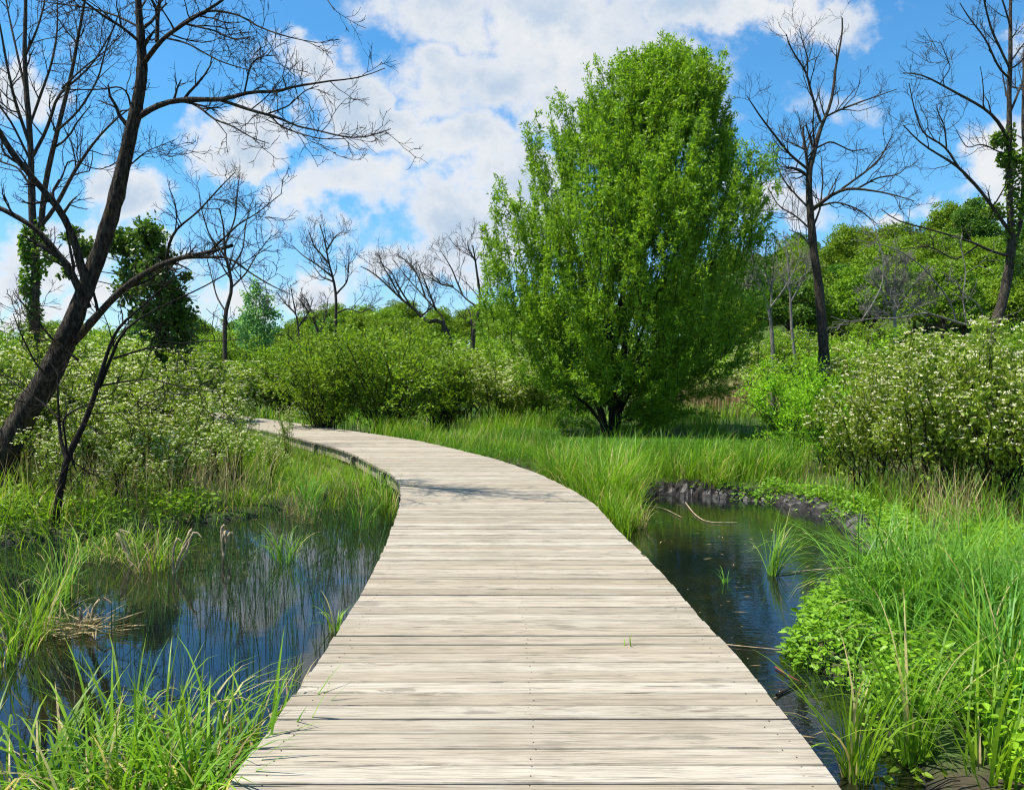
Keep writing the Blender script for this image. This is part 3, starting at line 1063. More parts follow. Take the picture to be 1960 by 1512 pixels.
D7 = 34.0
tr = limb([(1530, 760), (1516, 640), (1512, 560), (1508, 500), (1505, 470)], D7, D7, 9, 2, 16)
base = np.array([tr[0][0][0], tr[0][0][1], ground_at(tr[0][0][0], tr[0][0][1])])
tr[0][0][2] = base[2] - .1
limbs = [limb([(1513, 580), (1540, 530), (1545, 500)], D7, D7 - .4, 5, 2), limb([(1512, 560), (1490, 520), (1486, 490)], D7, D7, 4, 2)]
bare_tree('dead_tree', 'thin grey dead tree half hidden behind the slender bare tree', base, tr, limbs, M_BARK_PALE, (8, 4, 3), (1.1, .5, .25), up=.14, twr=.007)

D8 = 42.0
tr = limb([(1712, 690), (1713, 620), (1712, 570), (1712, 540), (1714, 510)], D8, D8, 9, 3, 14)
base = np.array([tr[0][0][0], tr[0][0][1], ground_at(tr[0][0][0], tr[0][0][1])])
tr[0][0][2] = base[2] - .1
limbs = [limb([(1712, 600), (1690, 560), (1668, 530)], D8, D8 - .4, 5, 2), limb([(1712, 600), (1735, 560), (1765, 525)], D8, D8 - .4, 5, 2), limb([(1712, 590), (1695, 540), (1690, 505)], D8, D8, 5, 2),
         limb([(1713, 590), (1728, 540), (1735, 505)], D8, D8, 5, 2), limb([(1711, 610), (1680, 590), (1655, 575)], D8, D8 - .3, 4, 2), limb([(1712, 610), (1750, 585), (1778, 570)], D8, D8 - .3, 4, 2)]
bare_tree('dead_tree', 'round grey leafless tree against the dark foot of the hill', base, tr, limbs, M_BARK_PALE, (12, 7, 4), (1.0, .55, .3), up=.12, twr=.009)

# broken boughs lying over the shrubs
D9 = 17.5
tr = limb([(1925, 640), (1880, 628), (1845, 622), (1800, 606), (1765, 596), (1720, 612), (1675, 608), (1620, 618), (1590, 606)], D9, D9 - .6, 7, 2, 18)
base = np.array([tr[0][0][0], tr[0][0][1], ground_at(tr[0][0][0], tr[0][0][1])])
limbs = [limb([(1797, 608), (1765, 592), (1730, 575)], D9 - .2, D9 - .6, 4, 2), limb([(1860, 624), (1885, 600), (1862, 572), (1838, 560), (1830, 535)], D9 - .1, D9 - .3, 4, 2),
         limb([(1830, 615), (1822, 580), (1795, 545), (1767, 511), (1735, 487), (1708, 474), (1686, 467), (1630, 459)], D9 - .1, D9 - .5, 5, 1.6), limb([(1850, 620), (1842, 570), (1850, 520), (1838, 470), (1842, 445)], D9, D9 + .3, 4, 1.5),
         limb([(1650, 612), (1672, 580), (1690, 545), (1692, 500), (1678, 445), (1665, 405)], D9, D9 + .3, 4, 1.5)]
bare_tree('fallen_tree', 'fallen grey dead boughs sprawled above the flowering shrubs at right', base, tr, limbs, M_BARK_PALE, (5, 3, 2), (.8, .4, .2), up=.05, twr=.005)

# background bare trees left of the willow
def back_tree(d, trunk, limbs, label, mat=M_BARK_GREY, tw=(7, 4, 3), tl=(1.3, .65, .3), w=(10, 2), twr=.0062, up=.16):
    t = limb(trunk, d, d, w[0], w[1], 20)
    bs = np.array([t[0][0][0], t[0][0][1], ground_at(t[0][0][0], t[0][0][1])])
    t[0][0][2] = bs[2] - .1
    return bare_tree('bare_tree', label, bs, t, [limb(a, d, d + o, 5, 1.6) for a, o in limbs], mat, tw, tl, 'bare trees beyond the bushes', 8, up, twr)


back_tree(32, [(432, 740), (430, 640), (432, 590), (446, 555), (440, 520), (428, 480), (430, 440), (420, 400)],
          [([(434, 600), (415, 570), (405, 530), (390, 470)], .8), ([(444, 550), (470, 525), (490, 490), (520, 450)], -.8), ([(440, 520), (465, 480), (470, 430), (480, 390)], .5), ([(430, 490), (400, 450), (385, 400), (380, 360)], -.4), ([(430, 470), (450, 420), (455, 360), (460, 330)], .3)],
          'bare tree between the dark leafy tree and the pale green tree', w=(13, 3))
back_tree(36, [(641, 740), (642, 620), (644, 570), (640, 540), (628, 500), (622, 460), (612, 430)],
          [([(642, 565), (665, 540), (668, 500), (668, 470)], .6), ([(643, 600), (665, 590), (690, 600), (720, 585)], -.6), ([(636, 530), (605, 505), (580, 490), (560, 470)], .4), ([(625, 480), (640, 455), (660, 440)], .5), ([(630, 505), (600, 470), (590, 440)], -.4), ([(640, 540), (615, 530), (600, 510)], .8)],
          'slender bare tree rising behind the rounded green bushes', w=(9, 2.5))
back_tree(38, [(618, 740), (617, 660), (600, 610), (582, 585), (570, 570)], [([(600, 610), (590, 580), (575, 560)], .4), ([(612, 640), (625, 600), (628, 570)], .4)],
          'low bare sapling left of the slender bare tree', w=(7, 2), tl=(.8, .4, .2))
back_tree(40, [(580, 745), (574, 660), (570, 620), (562, 580), (556, 545)], [([(572, 625), (590, 600), (600, 570)], .4), ([(566, 600), (545, 580), (530, 560)], .3), ([(575, 660), (560, 650), (548, 640)], .2)],
          'thin bare tree right of the pale green tree', w=(6, 2), tl=(1., .5, .25))
back_tree(34, [(868, 740), (862, 660), (854, 630), (846, 612), (838, 606), (815, 625), (806, 600), (790, 590), (765, 570), (735, 540), (705, 515), (690, 510)],
          [([(852, 628), (850, 605), (830, 590), (815, 570), (790, 545), (770, 520), (750, 495)], .6), ([(815, 572), (805, 540), (790, 510), (765, 490)], .5), ([(770, 575), (745, 530), (728, 500)], -.6), ([(790, 592), (760, 545), (750, 520), (720, 500)], -.4), ([(835, 595), (822, 560), (810, 530), (800, 505)], -.4), ([(808, 604), (830, 585), (835, 570)], -.4)],
          'leaning bare tree swept to the left beside the willow', w=(15, 2))
back_tree(35, [(900, 740), (906, 640), (912, 610), (918, 590), (920, 570), (914, 530), (910, 500), (905, 470)],
          [([(918, 590), (895, 575), (880, 560), (860, 545), (845, 540)], .5), ([(886, 566), (875, 540), (865, 515), (850, 490), (842, 478)], .3), ([(868, 548), (845, 545), (820, 530), (805, 520)], -.4), ([(910, 500), (898, 480), (894, 466)], -.2), ([(904, 645), (900, 600), (895, 590)], .4)],
          'dark bare tree tucked against the left side of the willow', w=(12, 3))

# ------------------------------------------------------------------ willow
def willow():
    D = 22.8
    b = P(1168, 835, D)
    b[2] = ground_at(b[0], b[1])
    root = thing('willow_tree', 'tall dense bright green willow tree beside the boardwalk bend', 'tree', b)
    sc = D / 1470
    prof_y = [810, 780, 740, 700, 640, 560, 480, 400, 330, 260, 200, 150, 110, 70]
    left_x = [1120, 1040, 1000, 975, 935, 922, 930, 955, 988, 1032, 1085, 1130, 1185, 1245]
    right_x = [1230, 1330, 1400, 1415, 1425, 1440, 1455, 1475, 1470, 1440, 1400, 1378, 1345, 1300]
    zz = np.array([P(1168, y, D)[2] for y in prof_y]) - b[2]
    lx = (np.array(left_x) - 1168) * sc
    rx = (np.array(right_x) - 1168) * sc
    zmax = zz[-1]
    # two trunks splitting at the ground
    tb = MB()
    for (pts, w0, w1) in (([(1160, 850), (1158, 815), (1148, 780), (1130, 740), (1110, 690), (1090, 620)], 22, 8), ([(1176, 850), (1180, 810), (1186, 770), (1190, 720), (1200, 640), (1210, 540)], 26, 9), ([(1168, 850), (1170, 815), (1172, 770), (1165, 700), (1160, 600)], 18, 8),
                          ([(1180, 800), (1205, 750), (1240, 700), (1290, 640)], 14, 6), ([(1156, 815), (1125, 775), (1080, 745), (1040, 720)], 10, 4)):
        q, r = limb(pts, D, D + rng.uniform(-1, 1), w0, w1, 12)
        tube(tb, q, r, 9, .06)
    tb.build('trunk', M_BARK_SMALL, root, True, b)
    # boughs fan out from the fork, leafy shoots stand all along and round them
    def env(zt):
        l_, r_ = np.interp(zt, zz, lx), np.interp(zt, zz, rx)
        return (l_ + r_) / 2, (r_ - l_) / 2

    nb = 26
    t = np.linspace(0, 1, 10)
    bp, br = [], []
    for k in range(nb):
        zt = zmax * (.22 + .66 * (k + .5) / nb)
        th = k * 2.4
        rr = .30 + .45 * rng.random()
        cx, hx = env(zt)
        e = np.array([cx + hx * rr * math.cos(th), hx * .92 * rr * math.sin(th), zt])
        s_ = np.array([rng.normal(0, .15), rng.normal(0, .15), .6 + .22 * rng.random() * zt])
        m_ = np.array([e[0] * .62, e[1] * .62, s_[2] + (zt - s_[2]) * .42])
        q = ((1 - t) ** 2)[:, None] * s_ + (2 * t * (1 - t))[:, None] * m_ + (t ** 2)[:, None] * e
        q[1:] += rng.normal(0, .06, (9, 3))
        bp.append(q + b)
        br.append(np.linspace(.016 + .005 * zt, .008, 10))
    bp, br = np.array(bp), np.array(br)
    bb = tube(MB(), bp, br, 5)
    n = 1250
    wands = 150
    sp_, sr_ = [], []
    cl = []
    for k in range(170):
        zt = zmax * (.05 + .91 * rng.random() ** 1.05)
        th = rng.uniform(0, 2 * PI)
        rr = (.50 + .46 * rng.random() ** .6) if k % 3 else rng.uniform(.1, .7)
        if k % 3 == 0: th = -abs(th - PI)
        cx, hx = env(zt)
        cl.append((cx + hx * rr * math.cos(th), hx * .92 * rr * math.sin(th), zt))
    for k in range(n + wands):
        zt = zmax * (.07 + .93 * rng.random() ** .92)
        th = rng.uniform(0, 2 * PI)
        rr = (.55 + .45 * rng.random() ** .7) if k % 4 else math.sqrt(rng.random()) * .7
        cx, hx = env(zt)
        e = np.array([cx + hx * rr * math.cos(th), hx * .92 * rr * math.sin(th), zt])
        if k % 9 < 6:
            c_ = np.array(cl[int(rng.integers(len(cl)))])
            e = c_ + rng.normal(0, 1, 3) * np.array([.32, .34, .50])
            e[2] = min(e[2], zmax * .97)
            zt = float(np.clip(e[2], .05 * zmax, zmax))
            th = math.atan2(e[1], e[0])
        if k >= 1250:                      # wands that stand up out of the top and the right flank
            zt = zmax * (1 - .55 * rng.random() ** 1.6) * .95
            cx, hx = env(zt)
            th = rng.uniform(0, 2 * PI)
            e = np.array([cx + hx * rng.uniform(.75, 1.03) * math.cos(th), hx * .9 * math.sin(th), zt + rng.uniform(.05, .4)])
        if e[2] < 1.5 and abs(e[0]) < 1.3: continue
        if k < 1250:
            cx, hx = env(zt)
            lob = 1 + .06 * math.sin(3 * th + 1.1 * zt) + .05 * math.sin(5 * th - 2.3 * zt + 1)
            e[0] = cx + (e[0] - cx) * lob
            e[1] *= lob
        e[2] = min(e[2], zmax * .97 + .5 * rng.random())
        e[2] *= 1 + .8 * min(e[1], 0) / D
        e[0] *= 1 + .6 * min(e[1], 0) / D
        L = rng.uniform(1.1, 2.1)
        risep = sstep(.08, .45, np.array(zt / zmax)) * .95 + .15
        dirn = np.array([math.cos(th) * .55 * (1.2 - risep * .75), math.sin(th) * .55 * (1.2 - risep * .75), risep])
        dirn = dirn / np.linalg.norm(dirn) + rng.normal(0, .13, 3)
        tt = np.linspace(0, 1, 7)
        q = e - dirn * L * (1 - tt)[:, None]
        q[:, 2] -= .10 * L * (tt ** 3) * (1 - risep)
        q += rng.normal(0, .02, q.shape)
        sp_.append(q + b)
        sr_.append(np.linspace(.010, .004, 7))
    for (tx, ty) in [(1270, 58), (1278, 75), (1312, 84), (1318, 100), (1388, 96), (1394, 120), (1384, 150), (1235, 88), (1208, 100), (1196, 118), (1140, 112), (1128, 128), (1072, 172), (1062, 196), (1010, 240), (1002, 262), (955, 335), (948, 360),
                     (1480, 280), (1486, 305), (1465, 300), (1492, 345), (1440, 290), (1402, 190), (1398, 215), (1350, 110), (1345, 128), (1478, 400), (1470, 380), (925, 445), (1405, 240), (1170, 130), (1250, 100), (1295, 100)]:
        for q_ in range(2):
            dd = rng.uniform(-1., 1.)
            e = P(tx + rng.normal(0, 4), ty + rng.uniform(0, 14) * q_, D + dd)
            lean = np.clip((tx - 1230) / 500, -.3, .55)
            dirn = nrm(np.array([lean + rng.normal(0, .05), rng.normal(0, .08), 1.0 - .5 * abs(lean)]))
            tt = np.linspace(0, 1, 7)
            sp_.append(e - dirn * rng.uniform(1.5, 2.2) * (1 - tt)[:, None] + rng.normal(0, .015, (7, 3)))
            sr_.append(np.linspace(.009, .004, 7))
    sp_, sr_ = np.array(sp_), np.array(sr_)
    q2, r2 = spawn(sp_, sr_, 10, .0, .97, (20, 55), .48, .4, .6, 4, .14, .06, .0035, endshort=.6)
    tube(bb, sp_, sr_, 3)
    bb.build('branches', M_BARK_SMALL, root, True, b)
    mb = MB()
    leaves_on(mb, sp_, sr_, 62, .125, .037, .0, .75, -.15, .04, .6, .8)
    leaves_on(mb, q2, r2, 17, .122, .037, .05, .75, -.2, .03, .6, .8)
    mb.build('crown', M_WILLOW, root, off=b)
    return root


willow()

# ------------------------------------------------------------------ leafy trees at left
def leafy_tree(name, label, d, basepx, blobs, mat, n, L, trunk_px, w=(10, 4), airy=1.0):
    b = P(basepx[0], basepx[1], d)
    b[2] = ground_at(b[0], b[1])
    root = thing(name, label, 'tree', b)
    q, r = limb(trunk_px, d, d, w[0], w[1], 16)
    q[0][2] = b[2] - .1
    tb = tube(MB(), q, r, 8, .05)
    sc = d / 1470
    C = np.array([P(x, y, d + dd) for x, y, rr, dd in blobs])
    Rr = np.array([rr * sc for x, y, rr, dd in blobs])
    # a bough to every mass of leaves
    for c in C:
        i = int(np.argmin(np.abs(q[:, 2] - (c[2] - .6)))) if len(q) else 0
        mid = (q[i] + c) / 2 + np.array([0, 0, -.15])
        bq, br = resample([q[i], mid, c], [r[i] * .6, r[i] * .4, .012], 7)
        tube(tb, bq, br, 5)
    tb.build('trunk', M_BARK_SMALL, root, True, b)
    mb = MB()
    wsum = (Rr ** 2) / (Rr ** 2).sum()
    for c, R_, wt in zip(C, Rr, wsum):
        k = int(n * wt)
        nt = max(6, k // 26)
        u = nrm(rng.standard_normal((nt, 3)))
        tip = c + u * R_ * rng.uniform(.45, 1.12, (nt, 1))
        st = c + u * R_ * .15
        tt = np.linspace(0, 1, 4)[None, :, None]
        ch = st[:, None] * (1 - tt) + tip[:, None] * tt + rng.normal(0, .04 * R_, (nt, 4, 3))
        leaves_on(mb, ch, np.full((nt, 4), .01), 26, L, L * .62, .25, .9, -.15, .12 * R_ * airy, .9, .7)
    mb.build('crown', mat, root, off=b)
    return root


leafy_tree('leafy_tree', 'dark green leafy tree behind the leaning bare trunk', 24., (318, 760),
           [(285, 450, 38, 0), (250, 470, 36, .5), (215, 465, 26, -.3), (140, 455, 20, .3), (165, 475, 24, 0), (300, 500, 42, 0), (255, 520, 40, .3), (290, 545, 44, -.4), (325, 560, 40, .3), (240, 560, 26, 0), (310, 600, 42, -.2), (345, 600, 36, .2), (340, 640, 34, 0), (295, 640, 40, .3), (360, 530, 12, 0), (120, 520, 14, 0), (100, 495, 16, .4), (270, 600, 24, .2), (305, 680, 36, 0), (345, 680, 26, 0)],
           M_DARKLEAF, 15000, .15, [(322, 760), (322, 690), (318, 620), (305, 560), (290, 500), (280, 450)], (13, 3))
leafy_tree('leafy_tree', 'small airy pale green tree on the skyline left of the bushes', 40., (492, 740),
           [(490, 545, 16, 0), (478, 570, 18, .3), (505, 570, 18, -.2), (470, 600, 20, 0), (495, 600, 22, 0), (520, 600, 18, .2), (465, 630, 20, 0), (492, 632, 24, 0), (522, 628, 18, 0), (480, 655, 20, 0), (510, 655, 20, 0)],
           M_PALELEAF, 4200, .15, [(492, 740), (492, 660), (490, 600), (490, 548)], (5, 1.5), 2.0)

# ------------------------------------------------------------------ shrubs
def shrub_proto(name, label, cat, H, R, mat, nst=26, k1=9, k2=4, n1=7, n2=7, L=.075, Wd=.042, bloom=0., low=.12, group=None):
    root = thing(name, label, cat, (0, 0, 0), group)
    th = rng.uniform(0, 2 * PI, nst)
    r = R * np.sqrt(rng.random(nst)) * .9
    h = H * rng.uniform(.72, 1.0, nst) * (1 - .42 * (r / R) ** 2)
    t = np.linspace(0, 1, 8)[None]
    bx = rng.normal(0, .12 * R, (2, nst))
    X = bx[0][:, None] + (r * np.cos(th))[:, None] * t ** 1.15
    Y = bx[1][:, None] + (r * np.sin(th))[:, None] * t ** 1.15
    Z = h[:, None] * t ** .85 - .12 * (1 - t)
    q = np.stack([X, Y, Z], -1)
    q[:, 1:] += rng.normal(0, .03, q[:, 1:].shape)
    rad = np.linspace(.016, .005, 8)[None] * np.ones((nst, 1))
    q1, r1 = spawn(q, rad, k1, low, 1., (25, 75), H * .24, .45, .5, 5, .16, .12, .004, endshort=.4)
    q2, r2 = spawn(q1, r1, k2, .25, 1., (25, 65), H * .10, .4, .6, 4, .18, .10, .003)
    mb = MB()
    tube(mb, q, rad, 5)
    tube(mb, q1, r1, 3)
    mb.build('stems', M_STEM, root, True)
    lf = MB()
    leaves_on(lf, q1, r1, n1, L, Wd, .1, .8, -.05, .03, .8, .8)
    leaves_on(lf, q2, r2, n2, L, Wd, .1, .8, -.05, .025, .8, .8)
    lf.build('foliage', mat, root)
    if bloom:
        tips = q2[:, -1]
        rel = np.hypot(tips[:, 0], tips[:, 1]) / R
        outer = (tips[:, 2] > H * .36) & ((tips[:, 2] / H + rel * .6) > .68)
        tips = tips[outer & (rng.random(len(tips)) < bloom)]
        m = 10
        u = rng.standard_normal((len(tips), m, 3))
        u[..., 2] = np.abs(u[..., 2]) * .8
        u = nrm(u)
        pos = tips[:, None] + u * np.array([.038, .038, .02]) * rng.uniform(.5, 1.05, (len(tips), m, 1)) + np.array([0, 0, .02])
        fb = MB()
        d = rng.standard_normal((len(tips) * m, 3))
        d[:, 2] *= .3
        leaves(fb, pos.reshape(-1, 3), d, .028, .025, 1.4, .6, hint=u.reshape(-1, 3) * .8)
        fb.build('blossom', M_BLOSSOM, root)
    return root


FL = [shrub_proto('flowering_shrub', 'x', 'shrub', 2.8, 1.45, M_DOGWOOD, 26, 9, 5, 6, 6, .084, .044, .75, .26) for _ in range(3)]
GR = [shrub_proto('green_bush', 'x', 'shrub', 3.0, 1.7, M_GREENBUSH, 34, 10, 4, 7, 6, .088, .046, 0, .08) for _ in range(2)]
LM = [shrub_proto('lime_bush', 'x', 'shrub', 2.7, 1.5, M_LIME, 30, 9, 4, 7, 6, .09, .04, 0, .10) for _ in range(1)]
LEG = [shrub_proto('leggy_shrub', 'x', 'shrub', 2.6, 1.1, M_DOGWOOD, 12, 6, 4, 5, 5, .080, .040, .9, .30)]
USED = set()
FLG, GRG, LMG = 'white flowering shrubs round the marsh', 'rounded green bushes beyond the boardwalk', 'bright lime green bushes at right'


def shrub(protos, px, d, top, wpx, label, group, h_ref, r_ref):
    """stands d metres ahead at column px with its top at row top and wpx wide"""
    x = (px - 980) / 1470 * d
    z = ground_at(x, d)
    zt = P(px, top, d)[2]
    s = max(.35, (zt - z) / h_ref)
    w = wpx / 1470 * d / (2 * r_ref)
    free = [p for p in protos if p.name not in USED]
    rz = rng.uniform(0, 2 * PI)
    sc = (w, w * rng.uniform(.85, 1.1), s * 1.03)
    if free:
        o = free[0]
        USED.add(o.name)
        place(o, (x, d, z), rz, sc)
        o['label'] = label
        o['group'] = group
    else:
        o = dup(protos[int(rng.integers(len(protos)))], (x, d, z), rz, sc, label, group)
    return o


for (px, d, top, w, lab) in [
    (55, 14.5, 640, 300, 'white flowering shrub behind the foot of the leaning tree'),
    (225, 15.0, 668, 290, 'white flowering shrub showing between the two dark trunks and the dark tree'),
    (335, 15.5, 668, 230, 'white flowering shrub just right of the small crooked tree'),
    (478, 30.5, 690, 230, 'white flowering shrub beyond the far end of the boardwalk'),
    (140, 20.5, 625, 320, 'taller white flowering shrub under the ivy clad trunk'),
    (320, 24.5, 645, 280, 'white flowering shrub at the foot of the dark leafy tree'),
    (-80, 12.0, 640, 260, 'white flowering shrub cut off by the left edge'),
    (215, 12.6, 775, 190, 'low sparse flowering shrub in front of the left thicket'),
    (345, 13.2, 775, 150, 'low flowering shrub near the inner curve of the boardwalk'),
    (945, 25.6, 670, 190, 'pale flowering shrub close against the left of the willow'),
    (1010, 26.5, 700, 190, 'pale flowering shrub half under the willow branches'),
    (880, 29.5, 662, 200, 'pale flowering shrub below the leaning bare tree'),
    (1680, 11.8, 690, 230, 'white flowering shrub beside the lime bush at the pond'),
    (1785, 10.8, 640, 300, 'large white flowering shrub above the dark mud bank'),
    (1910, 10.2, 612, 320, 'largest white flowering shrub near the right edge'),
    (2030, 9.4, 600, 300, 'white flowering shrub cut off by the right edge'),
    (1850, 16.5, 606, 330, 'white flowering shrub behind the front flowering row at right'),
    (1610, 22.0, 660, 240, 'pale flowering shrub at the foot of the slender bare tree'),
    (1450, 34.0, 690, 190, 'pale flowering shrub seen right of the willow low branches'),
]:
    shrub(FL, px, d, top, w, lab, FLG, 2.8, 1.45)
for (px, d, top, w, lab) in [
    (462, 17.0, 735, 80, 'loose leggy shrub standing before the far left stretch of the boardwalk'),
    (548, 15.8, 770, 55, 'small leggy shrub at the boardwalk edge right of the taller leggy one'),
    (405, 13.8, 735, 170, 'leggy shrub with bare lower stems in the left thicket front'),
    (285, 12.6, 745, 170, 'leggy shrub right behind the small crooked tree'),
    (165, 12.2, 730, 170, 'leggy shrub between the leaning trunk and the small crooked tree'),
    (110, 11.0, 800, 150, 'low leggy shrub left of the small crooked tree base'),
    (330, 11.5, 815, 150, 'low leggy shrub above the dead stalks'),
    (445, 12.6, 800, 140, 'low leggy shrub at the middle of the left marsh edge'),
    (520, 13.2, 835, 80, 'low leggy shrub nearest the inner bend of the boardwalk'),
    (225, 10.8, 830, 140, 'low leggy shrub right of the small crooked tree base'),
    (25, 11.6, 740, 180, 'leggy shrub in front of the leaning trunk foot at the left edge'),
]:
    shrub(LEG, px, d, top, w, lab, 'leggy shrubs of the left thicket', 2.6, 1.1)
for (px, d, top, w, lab) in [
    (625, 22.3, 648, 240, 'rounded green bush at the outer curve of the boardwalk'),
    (738, 22.8, 622, 280, 'largest rounded green bush in the middle of the row'),
    (850, 24.8, 645, 230, 'rounded green bush nearest the willow'),
    (545, 31.0, 655, 200, 'green bush behind the boardwalk row at its left end'),
    (680, 33.0, 612, 260, 'tall green bush standing behind the middle of the row'),
    (790, 34.0, 612, 250, 'tall green bush below the hilltop left of the willow'),
    (1740, 24.0, 640, 260, 'green bush behind the flowering shrubs at right'),
    (1385, 38.0, 690, 200, 'green bush showing through the right side of the willow'),
    (1100, 33.0, 700, 260, 'green bush behind the left of the willow trunk'),
    (1270, 34.0, 700, 260, 'green bush behind the right of the willow trunk'),
]:
    shrub(GR, px, d, top, w, lab, GRG, 3.0, 1.7)
for (px, d, top, w, lab) in [
    (1520, 17.0, 690, 210, 'bright lime bush above the tall dark grass at right'),
    (1598, 14.6, 680, 190, 'bright lime bush touching the flowering shrub at right'),
    (1540, 27.0, 650, 230, 'lime bush behind the slender bare tree trunk'),
    (1660, 29.0, 630, 240, 'lime bush below the grey round dead tree'),
]:
    shrub(LM, px, d, top, w, lab, LMG, 2.7, 1.5)
# the thicket further off
TH = 'bushes of the distant thicket'
for k in range(64):
    d = rng.uniform(38, 66)
    px = rng.uniform(-150, 2100)
    top = rng.uniform(628, 665) if px < 1000 else rng.uniform(612, 660)
    pr = [FL, GR, GR, LM][int(rng.integers(4))]
    o = shrub(pr, px, d, top, rng.uniform(150, 230), 'bush of the distant green thicket below the wooded skyline', TH, 2.9, 1.55)
    o['group'] = TH

# ------------------------------------------------------------------ wooded hills
def hill_proto(mat, H, R, n):
    root = thing('broadleaf_tree', 'x', 'tree', (0, 0, 0))
    tb = MB()
    q, r = resample([(0, 0, -.5), (.1, 0, H * .3), (0, .1, H * .7)], [.2, .15, .06], 8)
    tube(tb, q, r, 6)
    nb = 46
    u = nrm(rng.standard_normal((nb, 3)) * np.array([1, 1, .9]))
    u[:, 2] = np.abs(u[:, 2]) * 1.25 - .42
    C = u * np.array([R, R, H * .36]) * rng.uniform(.5, .84, (nb, 1)) + np.array([0, 0, H * .60])
    for c in C[:12]:
        bq, br = resample([q[4], (q[4] + c) / 2, c], [.08, .06, .03], 5)
        tube(tb, bq, br, 4)
    tb.build('trunk', M_BARK_GREY, root, True)
    Rb = rng.uniform(.75, 1.35, nb) * R * .25
    k = n // nb
    v = nrm(rng.standard_normal((nb, k, 3)) + np.array([0, 0, .35]))
    pos = C[:, None] + v * (Rb[:, None, None] * np.array([1.1, 1.1, .72])) * (.7 + .42 * rng.random((nb, k, 1)))
    d = rng.standard_normal((nb, k, 3)) + .5 * v + np.array([0, 0, -.2])
    mb = MB()
    leaves(mb, pos.reshape(-1, 3), d.reshape(-1, 3), .30, .17, .4, .7, hint=v.reshape(-1, 3) * 1.1)
    mb.build('crown', mat, root)
    return root


HP = [hill_proto(M_HILL, 11, 3.6, 11500), hill_proto(M_HILL, 10, 4.1, 11500), hill_proto(M_HILL_DARK, 12, 3.5, 11500)]
hu = set()


def hill_tree(x, y, s, label, group):
    i = int(rng.choice(3, p=[.42, .36, .22]))
    z = ground_at(x, y) - .4
    sc = (s * rng.uniform(.85, 1.15), s * rng.uniform(.85, 1.15), s * rng.uniform(.85, 1.15))
    if i not in hu:
        hu.add(i)
        o = place(HP[i], (x, y, z), rng.uniform(0, 6.28), sc)
        o['label'], o['group'] = label, group
    else:
        o = dup(HP[i], (x, y, z), rng.uniform(0, 6.28), sc, label, group)
    return o


def wood(x0, x1, y0, y1, step, s, label, group, keep=lambda x, y: True):
    y = y0
    while y <= y1:
        x = x0 + rng.uniform(0, step)
        while x <= x1:
            a, b = x + rng.uniform(-.35, .35) * step, y + rng.uniform(-.4, .4) * step
            if keep(a, b): hill_tree(a, b, s * rng.uniform(.8, 1.15), label, group)
            x += step
        y += step


inview = lambda x, y: abs(x / y) < .76
wood(17, 88, 68, 122, 6.8, 1.0, 'broad green tree on the wooded hill at right', 'trees on the right hill', inview)
wood(-36, 14, 84, 124, 7.2, .80, 'green tree on the low rise left of the willow', 'trees on the middle rise', inview)
wood(-112, -36, 118, 150, 9.0, .78, 'green tree on the far flat skyline at left', 'trees on the left skyline', inview)

# ------------------------------------------------------------------ grass and low growth
hv = lambda r_, L, s_=.9, a=.75: L * (1 + a * np.clip(wob(r_[:, 0] * 2.6 * s_ + 3, r_[:, 1] * 2.6 * s_ + 5) * 1.6, -.65, .7))


def scatter(n, x0, x1, y0, y1, keep):
    out_ = []
    got = 0
    while got < n:
        x, y = rng.uniform(x0, x1, n * 2), rng.uniform(y0, y1, n * 2)
        k = keep(x, y)
        p = np.stack([x[k], y[k]], 1)
        out_.append(p)
        got += len(p)
        if len(out_) > 60: break
    p = np.concatenate(out_)[:n]
    return np.column_stack([p, height(p[:, 0], p[:, 1]) - .02])


clumpy = lambda x, y, s=1., t=.0: wob(x * s * 2.2 + 7, y * s * 2.2 - 3) > t
land = lambda x, y: sdf(x, y) > .05
off_deck_r = lambda x, y, m=.06: x > xr(y) + m
off_deck_l = lambda x, y, m=.06: x < xl(y) - m
inpx = lambda x, y, a, b: (x > (a - 980) / 1470 * y) & (x < (b - 980) / 1470 * y)


def stuff(mb, name, label, mat, cat='grass'):
    return tag(mb.build(name, mat), label, cat, kind='stuff')


# right of the deck: grass strip up to the willow and beyond
mb = MB()
r = scatter(15000, -4, 9, 8.3, 27, lambda x, y: land(x, y) & off_deck_r(x, y) & (x < 6.5 + .0 * y))
dist = r[:, 1]
blades(mb, r, np.minimum(hv(r, .46), np.where((r[:, 0] > 1.2) & (r[:, 0] < 5.0), np.clip(2.10 - .0945 * r[:, 1], .14, 1), 1)), .010, .25, .6, 4)
r = scatter(3500, .5, 3.2, 8.5, 13.5, lambda x, y: (sdf(x, y) > -.12) & off_deck_r(x, y, .02) & (x < xr(y) + 1.8))
blades(mb, r, hv(r, .58), .011, .26, .75, 5)
stuff(mb, 'marsh_grass', 'green marsh grass between the boardwalk and the willow', M_GRASS)
